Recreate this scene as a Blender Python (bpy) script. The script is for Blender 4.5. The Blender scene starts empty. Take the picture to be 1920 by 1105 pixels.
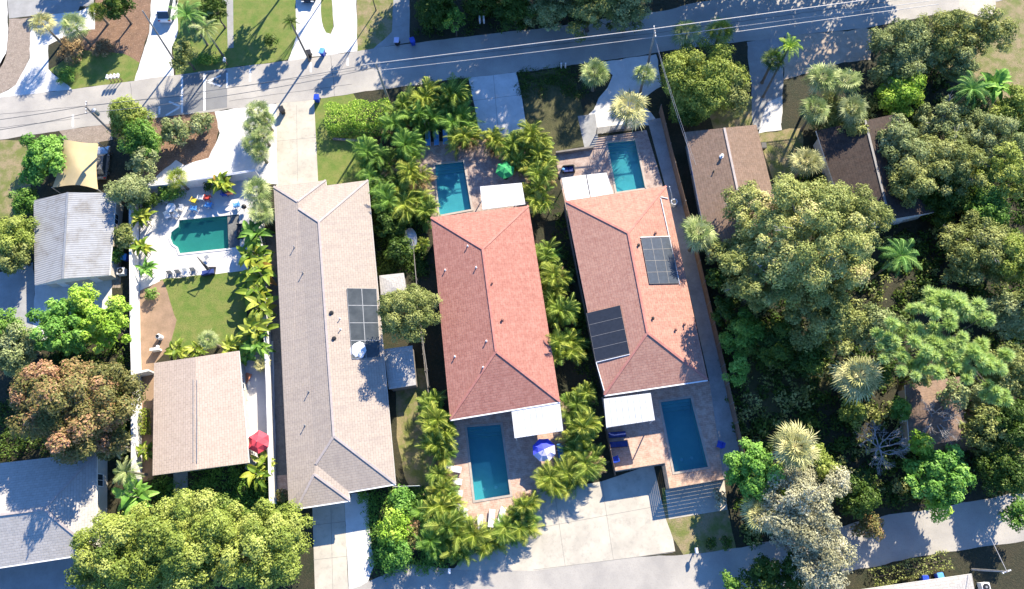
import bpy, math, random
import numpy as np
from mathutils import Vector, Matrix, noise
from mathutils.geometry import tessellate_polygon
R = math.radians
random.seed(7)
scene = bpy.context.scene
COL = scene.collection

# ---------------------------------------------------------------- camera
F_PX, CAM_H = 1400.0, 85.0
NADIR = (1015.0, 1000.0)                       # where the plumb line meets the picture
down = Vector((NADIR[0] - 960.0, -(NADIR[1] - 552.5), -F_PX)).normalized()
zc = -down
yc = (Vector((0, 1, 0)) - zc * zc.y).normalized()
xc = yc.cross(zc)
ROT = Matrix((xc, yc, zc))                     # camera axes -> world axes
cam_d = bpy.data.cameras.new('camera')
cam_d.sensor_width = 36.0
cam_d.lens = 36.0 * F_PX / 1920.0
cam_d.clip_end = 2000
cam = bpy.data.objects.new('camera', cam_d)
COL.objects.link(cam)
cam.matrix_world = Matrix.Translation((0, 0, CAM_H)) @ ROT.to_4x4()
scene.camera = cam

# ---------------------------------------------------------------- light
SUN_EL, SUN_AZ = R(31.5), R(26.5)              # azimuth from +Y towards +X
w = bpy.data.worlds.new('World'); scene.world = w; w.use_nodes = True
wn = w.node_tree; wn.nodes.clear()
sky = wn.nodes.new('ShaderNodeTexSky'); sky.sky_type = 'NISHITA'; sky.sun_disc = False
sky.sun_elevation = SUN_EL; sky.sun_rotation = SUN_AZ
sky.air_density = 0.75; sky.dust_density = 0.0; sky.ozone_density = 10.0
bg = wn.nodes.new('ShaderNodeBackground'); bg.inputs['Strength'].default_value = 0.15
wo = wn.nodes.new('ShaderNodeOutputWorld')
wn.links.new(sky.outputs[0], bg.inputs[0]); wn.links.new(bg.outputs[0], wo.inputs[0])
sd = bpy.data.lights.new('sun', 'SUN'); sd.energy = 5.0; sd.angle = R(0.5); sd.color = (1.0, 0.90, 0.73)
so = bpy.data.objects.new('sun', sd); COL.objects.link(so)
sdir = Vector((math.sin(SUN_AZ) * math.cos(SUN_EL), math.cos(SUN_AZ) * math.cos(SUN_EL), math.sin(SUN_EL)))
so.rotation_euler = sdir.to_track_quat('Z', 'Y').to_euler(); so.location = (0, 0, 60)
scene.view_settings.view_transform = 'Standard'; scene.view_settings.look = 'None'
scene.view_settings.exposure = 1.40; scene.view_settings.gamma = 1.0
scene.cycles.max_bounces = 5; scene.cycles.diffuse_bounces = 2; scene.cycles.transparent_max_bounces = 8

# ---------------------------------------------------------------- helpers
def P(px, py, z=0.0):
    """world point at height z seen at photo pixel px, py"""
    d = ROT @ Vector(((px - 960.0) / F_PX, (552.5 - py) / F_PX, -1.0))
    t = (z - CAM_H) / d.z
    return Vector((d.x * t, d.y * t, z))
def MPP(px, py, z=0.0):
    """metres per photo pixel there"""
    return (P(px + 5, py, z) - P(px - 5, py, z)).length / 10.0

def tag(o, label=None, cat=None, group=None, kind=None):
    if label: o['label'] = label
    if cat: o['category'] = cat
    if group: o['group'] = group
    if kind: o['kind'] = kind
    return o
def thing(name, label, cat, loc=(0, 0, 0), rz=0.0, group=None):
    o = bpy.data.objects.new(name, None); COL.objects.link(o)
    o.empty_display_size = 0.3
    o.location = loc; o.rotation_euler = (0, 0, rz)
    return tag(o, label, cat, group)
def copy_thing(root, loc, rz, label, s=1.0):
    r = root.copy(); COL.objects.link(r); r.location = loc; r.rotation_euler = (0, 0, rz); r.scale = (s, s, s)
    r['label'] = label
    for ch in list(root.children):
        c = ch.copy(); COL.objects.link(c); c.parent = r
        for g in list(ch.children):
            d = g.copy(); COL.objects.link(d); d.parent = c
    return r

class MB:
    def __init__(s): s.v = []; s.f = []; s.m = []; s.uv = {}
    def add(s, vs, fs, mi=0):
        n = len(s.v); s.v += [tuple(v) for v in vs]
        for f in fs: s.f.append([n + i for i in f]); s.m.append(mi)
        return s
    def box(s, c, size, rz=0.0, mi=0, taper=1.0, M=None):
        x, y, z = (k / 2 for k in size); vs = []
        for k in (-1, 1):
            t = taper if k > 0 else 1.0
            for a, b in ((-1, -1), (1, -1), (1, 1), (-1, 1)):
                v = Vector((a * x * t, b * y * t, k * z)); v.rotate(Matrix.Rotation(rz, 3, 'Z'))
                if M is not None: v = M @ v
                vs.append(v + Vector(c))
        return s.add(vs, [(3, 2, 1, 0), (4, 5, 6, 7), (0, 1, 5, 4), (1, 2, 6, 5), (2, 3, 7, 6), (3, 0, 4, 7)], mi)
    def tube(s, p0, p1, r0, r1=None, n=8, mi=0):
        p0, p1 = Vector(p0), Vector(p1); r1 = r0 if r1 is None else r1
        d = (p1 - p0).normalized(); a = d.orthogonal().normalized(); b = d.cross(a); vs = []
        for p, r in ((p0, r0), (p1, r1)):
            for i in range(n):
                t = 2 * math.pi * i / n; vs.append(p + a * (r * math.cos(t)) + b * (r * math.sin(t)))
        fs = [(i, (i + 1) % n, n + (i + 1) % n, n + i) for i in range(n)]
        fs += [tuple(range(n))[::-1], tuple(range(n, 2 * n))]
        return s.add(vs, fs, mi)
    def path(s, pts, rs, n=6, mi=0):
        for i in range(len(pts) - 1): s.tube(pts[i], pts[i + 1], rs[i], rs[i + 1], n, mi)
        return s
    def beam(s, p0, p1, wd, h, mi=0):
        p0, p1 = Vector(p0), Vector(p1); d = (p1 - p0); L = d.length; d.normalize()
        side = d.cross(Vector((0, 0, 1)))
        side = side.normalized() if side.length > 1e-4 else Vector((1, 0, 0)); up = side.cross(d)
        vs = []
        for p in (p0, p1):
            for a, b in ((-1, -1), (1, -1), (1, 1), (-1, 1)):
                vs.append(p + side * (a * wd / 2) + up * (b * h / 2))
        return s.add(vs, [(0, 1, 2, 3), (7, 6, 5, 4), (0, 4, 5, 1), (1, 5, 6, 2), (2, 6, 7, 3), (3, 7, 4, 0)], mi)
    def prism(s, pts, z0, z1, mi=0):
        n = len(pts); vs = [(p[0], p[1], z0) for p in pts] + [(p[0], p[1], z1) for p in pts]
        fs = [(i, (i + 1) % n, n + (i + 1) % n, n + i) for i in range(n)] + [tuple(range(n))[::-1], tuple(range(n, 2 * n))]
        return s.add(vs, fs, mi)
    def sphere(s, c, r, n=10, m=6, mi=0, sz=1.0):
        vs = []; c = Vector(c)
        for j in range(m + 1):
            ph = math.pi * j / m
            for i in range(n):
                t = 2 * math.pi * i / n
                vs.append(c + Vector((r * math.sin(ph) * math.cos(t), r * math.sin(ph) * math.sin(t), r * sz * math.cos(ph))))
        fs = [(j * n + i, (j + 1) * n + i, (j + 1) * n + (i + 1) % n, j * n + (i + 1) % n) for j in range(m) for i in range(n)]
        return s.add(vs, fs, mi)
    def build(s, name, mats, parent=None, world=False, smooth=False):
        me = bpy.data.meshes.new(name); me.from_pydata(s.v, [], s.f)
        for m_ in (mats if isinstance(mats, (list, tuple)) else [mats]): me.materials.append(m_)
        me.polygons.foreach_set('material_index', s.m)
        if smooth: me.polygons.foreach_set('use_smooth', [True] * len(s.f))
        me.validate(); me.update()
        o = bpy.data.objects.new(name, me); COL.objects.link(o)
        if parent is not None:
            o.parent = parent
            if world:
                q = parent
                off = Vector(parent.location)
                while q.parent is not None: q = q.parent; off = off + Vector(q.location)
                o.location = -off
        return o

def offset_poly(pts, d):
    """grow (d>0) or shrink (d<0) a simple polygon given as 2D/3D points"""
    n = len(pts); A = sum(pts[i][0] * pts[(i + 1) % n][1] - pts[(i + 1) % n][0] * pts[i][1] for i in range(n))
    sg = 1 if A > 0 else -1; out = []
    for i in range(n):
        a, b, c = (Vector((pts[(i + k) % n][0], pts[(i + k) % n][1])) for k in (-1, 0, 1))
        e1 = (b - a).normalized(); e2 = (c - b).normalized()
        n1 = Vector((e1.y, -e1.x)) * sg; n2 = Vector((e2.y, -e2.x)) * sg
        bis = n1 + n2
        if bis.length < 1e-4: bis = n1
        bis.normalize(); k = max(0.35, bis.dot(n1))
        out.append(b + bis * (d / k))
    return out

# ---------------------------------------------------------------- materials
def newmat(name):
    m = bpy.data.materials.new(name); m.use_nodes = True
    nt = m.node_tree; b = nt.nodes['Principled BSDF']
    return m, nt, b
def mixcol(nt, fac, a, b_):
    mx = nt.nodes.new('ShaderNodeMix'); mx.data_type = 'RGBA'
    for sock, v in ((mx.inputs[0], fac), (mx.inputs[6], a), (mx.inputs[7], b_)):
        if isinstance(v, bpy.types.NodeSocket): nt.links.new(v, sock)
        else: sock.default_value = v if not isinstance(v, tuple) else (*v, 1)
    return mx.outputs[2]
def noise_node(nt, scale, detail=5, rough=0.6, vec=None, lo=0.35, hi=0.65, dist=0.0):
    n = nt.nodes.new('ShaderNodeTexNoise'); n.inputs['Scale'].default_value = scale
    n.inputs['Detail'].default_value = detail; n.inputs['Roughness'].default_value = rough; n.inputs['Distortion'].default_value = dist
    if vec is None:
        g = nt.nodes.new('ShaderNodeNewGeometry'); vec = g.outputs['Position']
    nt.links.new(vec, n.inputs['Vector'])
    mr = nt.nodes.new('ShaderNodeMapRange'); mr.inputs[1].default_value = lo; mr.inputs[2].default_value = hi
    nt.links.new(n.outputs[0], mr.inputs[0]); return mr.outputs[0]
def surf(name, c1, c2, scale=1.0, c3=None, s3=6.0, f3=0.5, rough=0.85, bump=0.0, bscale=20.0, spec=0.3, lo=.35, hi=.65):
    """mottled surface: c1/c2 mixed by a broad noise, c3 speckled in by a fine one"""
    m, nt, b = newmat(name)
    col = mixcol(nt, noise_node(nt, scale, lo=lo, hi=hi), c1, c2)
    if c3:
        n3 = noise_node(nt, s3, 8, 0.75, lo=0.5, hi=0.72)
        mu = nt.nodes.new('ShaderNodeMath'); mu.operation = 'MULTIPLY'; mu.inputs[1].default_value = f3
        nt.links.new(n3, mu.inputs[0]); col = mixcol(nt, mu.outputs[0], col, c3)
    nt.links.new(col, b.inputs['Base Color']); b.inputs['Roughness'].default_value = rough
    b.inputs['Specular IOR Level'].default_value = spec
    if bump:
        bn = nt.nodes.new('ShaderNodeBump'); bn.inputs['Strength'].default_value = bump; bn.inputs['Distance'].default_value = 0.1
        nt.links.new(noise_node(nt, bscale, 6, 0.7, lo=0.2, hi=0.8), bn.inputs['Height']); nt.links.new(bn.outputs[0], b.inputs['Normal'])
    return m
def plain(name, c, rough=0.5, metal=0.0, var=0.12):
    m, nt, b = newmat(name)
    d = tuple(k * (1 - var * 2) for k in c)
    nt.links.new(mixcol(nt, noise_node(nt, 3.0), c, d), b.inputs['Base Color'])
    b.inputs['Roughness'].default_value = rough; b.inputs['Metallic'].default_value = metal
    return m
def shingle(name, c1, c2, c3, row=0.28, width=0.55, stain=(0.1, 0.09, 0.08), sf=0.25):
    """roof shingles in the UV map (metres, v up the slope)"""
    m, nt, b = newmat(name)
    uv = nt.nodes.new('ShaderNodeUVMap')
    br = nt.nodes.new('ShaderNodeTexBrick'); br.offset = 0.5
    br.inputs['Scale'].default_value = 1.0; br.inputs['Mortar Size'].default_value = 0.024
    br.inputs['Mortar Smooth'].default_value = 0.6; br.inputs['Brick Width'].default_value = width; br.inputs['Row Height'].default_value = row
    br.inputs['Color1'].default_value = (*c1, 1); br.inputs['Color2'].default_value = (*c2, 1)
    br.inputs['Mortar'].default_value = (*[k * 0.62 for k in c1], 1)
    nt.links.new(uv.outputs[0], br.inputs['Vector'])
    col = mixcol(nt, noise_node(nt, 2.2, 8, 0.8, vec=uv.outputs[0], lo=0.4, hi=0.75), br.outputs[0], c3)
    st = nt.nodes.new('ShaderNodeMapping'); st.inputs['Scale'].default_value = (1.6, 0.22, 1)
    nt.links.new(uv.outputs[0], st.inputs[0])
    s = noise_node(nt, 1.3, 6, 0.7, vec=st.outputs[0], lo=0.44, hi=0.75)
    mu = nt.nodes.new('ShaderNodeMath'); mu.operation = 'MULTIPLY'; mu.inputs[1].default_value = sf
    nt.links.new(s, mu.inputs[0]); col = mixcol(nt, mu.outputs[0], col, stain)
    nt.links.new(col, b.inputs['Base Color']); b.inputs['Roughness'].default_value = 0.92; b.inputs['Specular IOR Level'].default_value = 0.2
    bn = nt.nodes.new('ShaderNodeBump'); bn.inputs['Strength'].default_value = 0.5; bn.inputs['Distance'].default_value = 0.03
    nt.links.new(br.outputs['Fac'], bn.inputs['Height']); bn.invert = True; nt.links.new(bn.outputs[0], b.inputs['Normal'])
    return m
def leafmat(name, c0, c1, c2, trans=0.3, extra=None):
    """leaves: the per-leaf tint attribute runs through three greens of the plant"""
    m = bpy.data.materials.new(name); m.use_nodes = True; nt = m.node_tree; nt.nodes.clear()
    at = nt.nodes.new('ShaderNodeAttribute'); at.attribute_name = 'tint'
    cr = nt.nodes.new('ShaderNodeValToRGB'); e = cr.color_ramp.elements
    e[0].position = 0.1; e[0].color = (*c0, 1); e[1].position = 0.9; e[1].color = (*c2, 1)
    k = e.new(0.5); k.color = (*c1, 1)
    if extra: k = e.new(0.97); k.color = (*extra, 1)
    nt.links.new(at.outputs['Fac'], cr.inputs[0])
    d = nt.nodes.new('ShaderNodeBsdfDiffuse'); t = nt.nodes.new('ShaderNodeBsdfTranslucent'); g = nt.nodes.new('ShaderNodeBsdfGlossy')
    g.inputs['Roughness'].default_value = 0.5; g.inputs['Color'].default_value = (0.6, 0.7, 0.45, 1)
    m1 = nt.nodes.new('ShaderNodeMixShader'); m1.inputs[0].default_value = trans
    m2 = nt.nodes.new('ShaderNodeMixShader'); m2.inputs[0].default_value = 0.03
    nt.links.new(cr.outputs[0], d.inputs[0]); nt.links.new(cr.outputs[0], t.inputs[0])
    nt.links.new(d.outputs[0], m1.inputs[1]); nt.links.new(t.outputs[0], m1.inputs[2])
    nt.links.new(m1.outputs[0], m2.inputs[1]); nt.links.new(g.outputs[0], m2.inputs[2])
    o = nt.nodes.new('ShaderNodeOutputMaterial'); nt.links.new(m2.outputs[0], o.inputs[0])
    return m

M = {}
M['soil'] = surf('leaf litter soil', (0.042, 0.036, 0.02), (0.022, 0.028, 0.013), 0.35, (0.10, 0.08, 0.042), 3.0, 0.6, bump=0.6, bscale=6)
M['asphalt'] = surf('sun bleached asphalt', (0.42, 0.39, 0.34), (0.31, 0.29, 0.26), 0.22, (0.17, 0.165, 0.16), 7.0, 0.4, bump=0.15, bscale=30)
M['hump'] = surf('newer asphalt of the speed hump', (0.22, 0.22, 0.215), (0.19, 0.19, 0.187), 0.6, (0.12, 0.12, 0.12), 9.0, 0.4)
M['paint'] = surf('white road paint', (0.75, 0.75, 0.73), (0.6, 0.6, 0.58), 2.0, (0.35, 0.35, 0.34), 8.0, 0.5)
M['concrete'] = surf('pale driveway concrete', (0.52, 0.47, 0.38), (0.40, 0.365, 0.30), 0.35, (0.22, 0.21, 0.185), 1.1, 0.55, bump=0.1)
M['shell'] = surf('white crushed shell', (0.66, 0.645, 0.61), (0.55, 0.535, 0.50), 0.5, (0.36, 0.34, 0.30), 2.2, 0.35, bump=0.25, bscale=12)
M['drive2'] = surf('weathered grey driveway', (0.34, 0.335, 0.32), (0.27, 0.265, 0.25), 0.5, (0.2, 0.19, 0.18), 3, 0.4, bump=0.2)
M['sidewalk'] = surf('side yard concrete', (0.33, 0.33, 0.32), (0.25, 0.25, 0.245), 0.7, (0.16, 0.16, 0.15), 3, 0.5)
M['gravel'] = surf('tan gravel', (0.30, 0.24, 0.19), (0.22, 0.175, 0.135), 1.5, (0.48, 0.42, 0.35), 5.0, 0.9, bump=0.6, bscale=8)
M['greygravel'] = surf('grey stone strip', (0.17, 0.17, 0.16), (0.12, 0.12, 0.115), 1.5, (0.27, 0.26, 0.25), 5.0, 0.8, bump=0.5, bscale=8)
M['mulch'] = surf('brown pine needle mulch', (0.24, 0.14, 0.085), (0.16, 0.095, 0.06), 0.9, (0.42, 0.30, 0.21), 5.0, 1.0, bump=0.7, bscale=7)
M['dirt'] = surf('bare sandy dirt', (0.33, 0.22, 0.145), (0.25, 0.17, 0.11), 0.8, (0.17, 0.12, 0.07), 4.0, 0.5, bump=0.3)
M['sand'] = surf('pale sandy verge', (0.46, 0.37, 0.29), (0.36, 0.29, 0.22), 0.9, (0.22, 0.18, 0.11), 3.0, 0.5)
M['lawn'] = surf('green lawn', (0.12, 0.19, 0.03), (0.21, 0.22, 0.06), 0.8, (0.06, 0.105, 0.015), 5.0, 0.7, bump=0.7, bscale=14)
M['drylawn'] = surf('patchy dry lawn', (0.16, 0.18, 0.045), (0.30, 0.235, 0.13), 0.7, (0.08, 0.11, 0.02), 4.0, 0.7, bump=0.7, bscale=12, lo=.4, hi=.6)
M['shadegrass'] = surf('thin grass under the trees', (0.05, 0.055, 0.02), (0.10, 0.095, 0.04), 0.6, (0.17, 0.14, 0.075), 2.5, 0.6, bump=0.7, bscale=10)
def pavers(name, c1, c2, c3, rot):
    m, nt, b = newmat(name)
    g = nt.nodes.new('ShaderNodeNewGeometry'); mp = nt.nodes.new('ShaderNodeMapping'); mp.inputs['Rotation'].default_value = (0, 0, R(rot))
    nt.links.new(g.outputs['Position'], mp.inputs[0])
    br = nt.nodes.new('ShaderNodeTexBrick'); br.inputs['Scale'].default_value = 1; br.inputs['Brick Width'].default_value = 0.4; br.inputs['Row Height'].default_value = 0.22
    br.inputs['Mortar Size'].default_value = 0.02; br.inputs['Mortar Smooth'].default_value = 0.5
    br.inputs['Color1'].default_value = (*c1, 1); br.inputs['Color2'].default_value = (*c2, 1); br.inputs['Mortar'].default_value = (*[k * .55 for k in c1], 1)
    nt.links.new(mp.outputs[0], br.inputs[0])
    nt.links.new(mixcol(nt, noise_node(nt, 1.4, 6, .7, lo=.42, hi=.72), br.outputs[0], c3), b.inputs['Base Color'])
    b.inputs['Roughness'].default_value = 0.85
    return m
M['paver'] = pavers('salmon brick pavers', (0.50, 0.33, 0.25), (0.38, 0.25, 0.19), (0.58, 0.45, 0.36), 8)
M['paver2'] = pavers('pink grey brick pavers', (0.36, 0.26, 0.22), (0.28, 0.20, 0.17), (0.46, 0.38, 0.32), 8)
M['pooldeck'] = surf('white pool deck', (0.62, 0.60, 0.57), (0.52, 0.50, 0.48), 0.5, (0.36, 0.35, 0.34), 2.5, 0.3)
M['roof_pink'] = shingle('terracotta shingles', (0.39, 0.178, 0.138), (0.315, 0.13, 0.10), (0.46, 0.24, 0.185), sf=0.4, stain=(0.22, 0.075, 0.06))
M['roof_salmon'] = shingle('salmon shingles', (0.425, 0.225, 0.165), (0.35, 0.172, 0.13), (0.49, 0.30, 0.225), sf=0.4, stain=(0.25, 0.10, 0.075))
M['roof_taupe'] = shingle('taupe shingles', (0.40, 0.335, 0.275), (0.36, 0.30, 0.245), (0.43, 0.36, 0.295), sf=0.5, stain=(0.24, 0.2, 0.185))
M['roof_beige'] = shingle('beige shingles', (0.45, 0.36, 0.295), (0.40, 0.32, 0.26), (0.50, 0.41, 0.335), sf=0.3, stain=(0.3, 0.22, 0.18))
M['roof_white'] = shingle('off white shingles with painted shade', (0.44, 0.41, 0.37), (0.37, 0.345, 0.31), (0.48, 0.45, 0.41), stain=(0.3, 0.28, 0.25))  # off white dimmed so the bottom left roof carries painted tree shade
M['roof_brown'] = shingle('brown shingles', (0.225, 0.15, 0.11), (0.17, 0.115, 0.082), (0.28, 0.20, 0.15))
M['roof_dark'] = shingle('dark brown shingles with painted shade', (0.055, 0.042, 0.036), (0.04, 0.03, 0.026), (0.10, 0.07, 0.055))  # own dark brown, darkened further in place of tree shade
def corrugated():
    m, nt, b = newmat('old grey corrugated roofing')
    uv = nt.nodes.new('ShaderNodeUVMap'); wv = nt.nodes.new('ShaderNodeTexWave'); wv.bands_direction = 'Y'
    wv.inputs['Scale'].default_value = 1.1; wv.inputs['Distortion'].default_value = 1.6; wv.inputs['Detail'].default_value = 3; wv.inputs['Detail Scale'].default_value = 0.6
    mp = nt.nodes.new('ShaderNodeMapping'); mp.inputs['Rotation'].default_value = (0, 0, R(90)); nt.links.new(uv.outputs[0], mp.inputs[0]); nt.links.new(mp.outputs[0], wv.inputs[0])
    c = mixcol(nt, wv.outputs['Fac'], (0.25, 0.255, 0.26), (0.33, 0.335, 0.34))
    c = mixcol(nt, noise_node(nt, 0.5, 7, .75, lo=.45, hi=.75), c, (0.17, 0.155, 0.135))
    nt.links.new(c, b.inputs['Base Color']); b.inputs['Roughness'].default_value = 0.7
    bn = nt.nodes.new('ShaderNodeBump'); bn.inputs['Strength'].default_value = 0.4; bn.inputs['Distance'].default_value = 0.05
    nt.links.new(wv.outputs['Fac'], bn.inputs['Height']); nt.links.new(bn.outputs[0], b.inputs['Normal'])
    return m
M['roof_metal'] = corrugated()
M['cap_pink'] = surf('terracotta ridge shingles', (0.46, 0.21, 0.165), (0.38, 0.15, 0.12), 2.0)
M['cap_taupe'] = surf('taupe ridge shingles', (0.44, 0.38, 0.35), (0.36, 0.31, 0.28), 2.0)
M['coping'] = surf('stone pool coping', (0.42, 0.37, 0.32), (0.34, 0.30, 0.26), 2.0)
M['stucco'] = surf('cream stucco', (0.55, 0.50, 0.42), (0.48, 0.44, 0.37), 1.0, rough=0.9)
M['stucco_pink'] = surf('tan stucco', (0.48, 0.36, 0.27), (0.42, 0.31, 0.23), 1.0, rough=0.9)
M['whitewall'] = surf('white painted block wall', (0.72, 0.71, 0.69), (0.6, 0.59, 0.57), 1.2, (0.4, 0.39, 0.36), 3.0, 0.4)
M['white'] = plain('white painted metal', (0.78, 0.78, 0.77), 0.4, var=0.04)
M['white2'] = surf('white awning sheet', (0.62, 0.62, 0.61), (0.54, 0.54, 0.53), 0.6, (0.36, 0.35, 0.33), 1.5, 0.5, rough=0.5)
M['wood'] = surf('brown stained fence boards', (0.23, 0.15, 0.10), (0.17, 0.11, 0.075), 2.0, (0.30, 0.22, 0.16), 6, 0.5)
M['greywood'] = surf('weathered grey timber', (0.22, 0.20, 0.18), (0.16, 0.145, 0.13), 1.5, (0.32, 0.30, 0.27), 6, 0.5)
M['polewood'] = surf('grey utility pole timber', (0.30, 0.28, 0.26), (0.22, 0.205, 0.19), 2.0)
M['wire'] = plain('pale aluminium cable', (0.40, 0.385, 0.375), 0.6)
M['darkwire'] = plain('dark cable', (0.12, 0.12, 0.12), 0.5)
M['solar'] = plain('dark solar glass', (0.03, 0.035, 0.045), 0.35)
M['solar_blue'] = plain('blue grey solar glass', (0.055, 0.07, 0.09), 0.3)
M['glass'] = plain('window glass', (0.04, 0.055, 0.065), 0.08)
M['screen'] = surf('smoked patio roof glass', (0.075, 0.085, 0.09), (0.05, 0.058, 0.062), 1.0, rough=0.15)
M['black'] = plain('black plastic', (0.018, 0.018, 0.02), 0.5)
M['blue'] = plain('blue plastic', (0.015, 0.06, 0.45), 0.4)
M['navy'] = plain('navy cushion', (0.02, 0.045, 0.20), 0.8)
M['lightblue'] = plain('light blue fabric', (0.10, 0.34, 0.72), 0.7)
M['red'] = plain('red paint', (0.55, 0.06, 0.04), 0.5)
M['orange'] = plain('orange wood', (0.55, 0.22, 0.12), 0.6)
M['yellow'] = plain('yellow paint', (0.72, 0.55, 0.06), 0.5)
M['pinkred'] = plain('coral red canvas', (0.68, 0.06, 0.085), 0.8, var=.05)
M['green'] = plain('green canvas', (0.03, 0.33, 0.10), 0.8, var=.05)
M['blue_canvas'] = plain('royal blue canvas', (0.06, 0.08, 0.62), 0.8, var=.05)
M['lilac'] = plain('pale lilac canvas', (0.60, 0.56, 0.74), 0.8, var=.03)
M['tan_canvas'] = surf('tan shade cloth', (0.52, 0.41, 0.22), (0.46, 0.36, 0.19), 0.8, rough=0.85)
M['silver'] = plain('silver car paint', (0.42, 0.44, 0.46), 0.25, 0.6)
M['carwhite'] = plain('white car paint', (0.78, 0.78, 0.79), 0.2, var=.02)
M['cardark'] = plain('dark car paint', (0.02, 0.023, 0.03), 0.2)
M['rubber'] = plain('tyre rubber', (0.02, 0.02, 0.02), 0.8)
M['chrome'] = plain('dull steel', (0.5, 0.5, 0.5), 0.3, 0.9)
M['lamp_red'] = plain('red lamp glass', (0.4, 0.02, 0.02), 0.2)
M['wicker'] = plain('dark wicker', (0.03, 0.028, 0.03), 0.7)
M['greymetal'] = plain('grey metal', (0.30, 0.31, 0.32), 0.45, 0.2)
M['joint'] = plain('dirty slab joint', (0.27, 0.26, 0.23), .9)
M['rack'] = plain('dull aluminium rack', (0.20, 0.19, 0.18), 0.5)
M['teal_floor'] = surf('aqua pool plaster', (0.42, 0.62, 0.58), (0.36, 0.55, 0.52), 0.6, (0.25, 0.42, 0.42), 1.5, 0.3)
M['bark'] = surf('grey brown bark', (0.14, 0.115, 0.09), (0.085, 0.07, 0.055), 2.5, bump=0.6, bscale=12)
M['palebark'] = surf('silvery dead wood', (0.36, 0.34, 0.33), (0.25, 0.235, 0.225), 2.5)
M['palmbark'] = surf('palm trunk', (0.22, 0.19, 0.15), (0.15, 0.13, 0.10), 3.0, bump=0.5, bscale=8)
def watermat(name, col, deep):
    m = bpy.data.materials.new(name); m.use_nodes = True; nt = m.node_tree; nt.nodes.clear()
    tr = nt.nodes.new('ShaderNodeBsdfTransparent'); tr.inputs[0].default_value = (*col, 1)
    gl = nt.nodes.new('ShaderNodeBsdfGlossy'); gl.inputs['Roughness'].default_value = 0.03
    di = nt.nodes.new('ShaderNodeBsdfDiffuse'); di.inputs[0].default_value = (*deep, 1)
    lw = nt.nodes.new('ShaderNodeLayerWeight'); pw_ = nt.nodes.new('ShaderNodeMath'); pw_.operation = 'POWER'; pw_.inputs[1].default_value = 4.0
    fr = nt.nodes.new('ShaderNodeMath'); fr.operation = 'MULTIPLY_ADD'; fr.inputs[1].default_value = 0.6; fr.inputs[2].default_value = 0.025
    nt.links.new(lw.outputs['Facing'], pw_.inputs[0]); nt.links.new(pw_.outputs[0], fr.inputs[0])
    bn = nt.nodes.new('ShaderNodeBump'); bn.inputs['Strength'].default_value = 0.5; bn.inputs['Distance'].default_value = 0.08
    nt.links.new(noise_node(nt, 2.5, 3, .6, lo=.2, hi=.8, dist=.5), bn.inputs['Height'])
    nt.links.new(bn.outputs[0], gl.inputs['Normal'])
    a = nt.nodes.new('ShaderNodeMixShader'); a.inputs[0].default_value = 0.18
    nt.links.new(tr.outputs[0], a.inputs[1]); nt.links.new(di.outputs[0], a.inputs[2])
    b = nt.nodes.new('ShaderNodeMixShader'); nt.links.new(fr.outputs[0], b.inputs[0]); nt.links.new(a.outputs[0], b.inputs[1]); nt.links.new(gl.outputs[0], b.inputs[2])
    o = nt.nodes.new('ShaderNodeOutputMaterial'); nt.links.new(b.outputs[0], o.inputs[0]); return m
M['water'] = watermat('clear blue pool water', (0.36, 0.73, 0.80), (0.014, 0.09, 0.20))
M['water2'] = watermat('green tinted pool water', (0.26, 0.60, 0.57), (0.012, 0.10, 0.10))
# leaf palettes
M['L_yel'] = leafmat('yellow green leaves', (0.12, 0.175, 0.03), (0.28, 0.345, 0.06), (0.43, 0.47, 0.12))
M['L_oak'] = leafmat('olive green leaves', (0.11, 0.145, 0.035), (0.25, 0.28, 0.08), (0.43, 0.44, 0.16))
M['L_grey'] = leafmat('grey green leaves', (0.125, 0.17, 0.06), (0.27, 0.32, 0.125), (0.44, 0.47, 0.23))
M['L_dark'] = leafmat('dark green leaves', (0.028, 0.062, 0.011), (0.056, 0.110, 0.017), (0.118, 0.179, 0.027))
M['L_mid'] = leafmat('mid green leaves', (0.071, 0.165, 0.027), (0.141, 0.281, 0.043), (0.273, 0.427, 0.076))
M['L_lime'] = leafmat('lime green leaves', (0.163, 0.310, 0.026), (0.307, 0.494, 0.050), (0.518, 0.658, 0.109))
M['L_bright'] = leafmat('fresh green leaves', (0.077, 0.204, 0.034), (0.163, 0.348, 0.054), (0.307, 0.523, 0.109))
M['L_rust'] = leafmat('rusty leaves', (0.091, 0.104, 0.030), (0.232, 0.207, 0.068), (0.512, 0.256, 0.149), extra=(0.561, 0.317, 0.216))
M['L_great'] = leafmat('light olive leaves', (0.14, 0.185, 0.05), (0.37, 0.40, 0.12), (0.60, 0.58, 0.24), extra=(0.58, 0.44, 0.24))
M['L_areca2'] = leafmat('greener palm fronds', (0.055, 0.115, 0.018), (0.16, 0.25, 0.03), (0.36, 0.42, 0.08), 0.25)
M['L_dead'] = leafmat('pale silvery olive leaves', (0.22, 0.21, 0.12), (0.44, 0.42, 0.26), (0.64, 0.60, 0.42))
M['L_areca'] = leafmat('yellow green palm fronds', (0.07, 0.125, 0.015), (0.21, 0.28, 0.03), (0.46, 0.48, 0.09), 0.25)
M['L_sabal'] = leafmat('grey green fan fronds', (0.101, 0.165, 0.041), (0.243, 0.320, 0.101), (0.544, 0.571, 0.264), 0.2)
M['L_pale'] = leafmat('silvery fan fronds', (0.211, 0.218, 0.082), (0.423, 0.421, 0.174), (0.769, 0.691, 0.326), 0.2)
M['L_queen'] = leafmat('green palm fronds', (0.055, 0.151, 0.031), (0.128, 0.287, 0.062), (0.275, 0.455, 0.109), 0.25)
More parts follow.
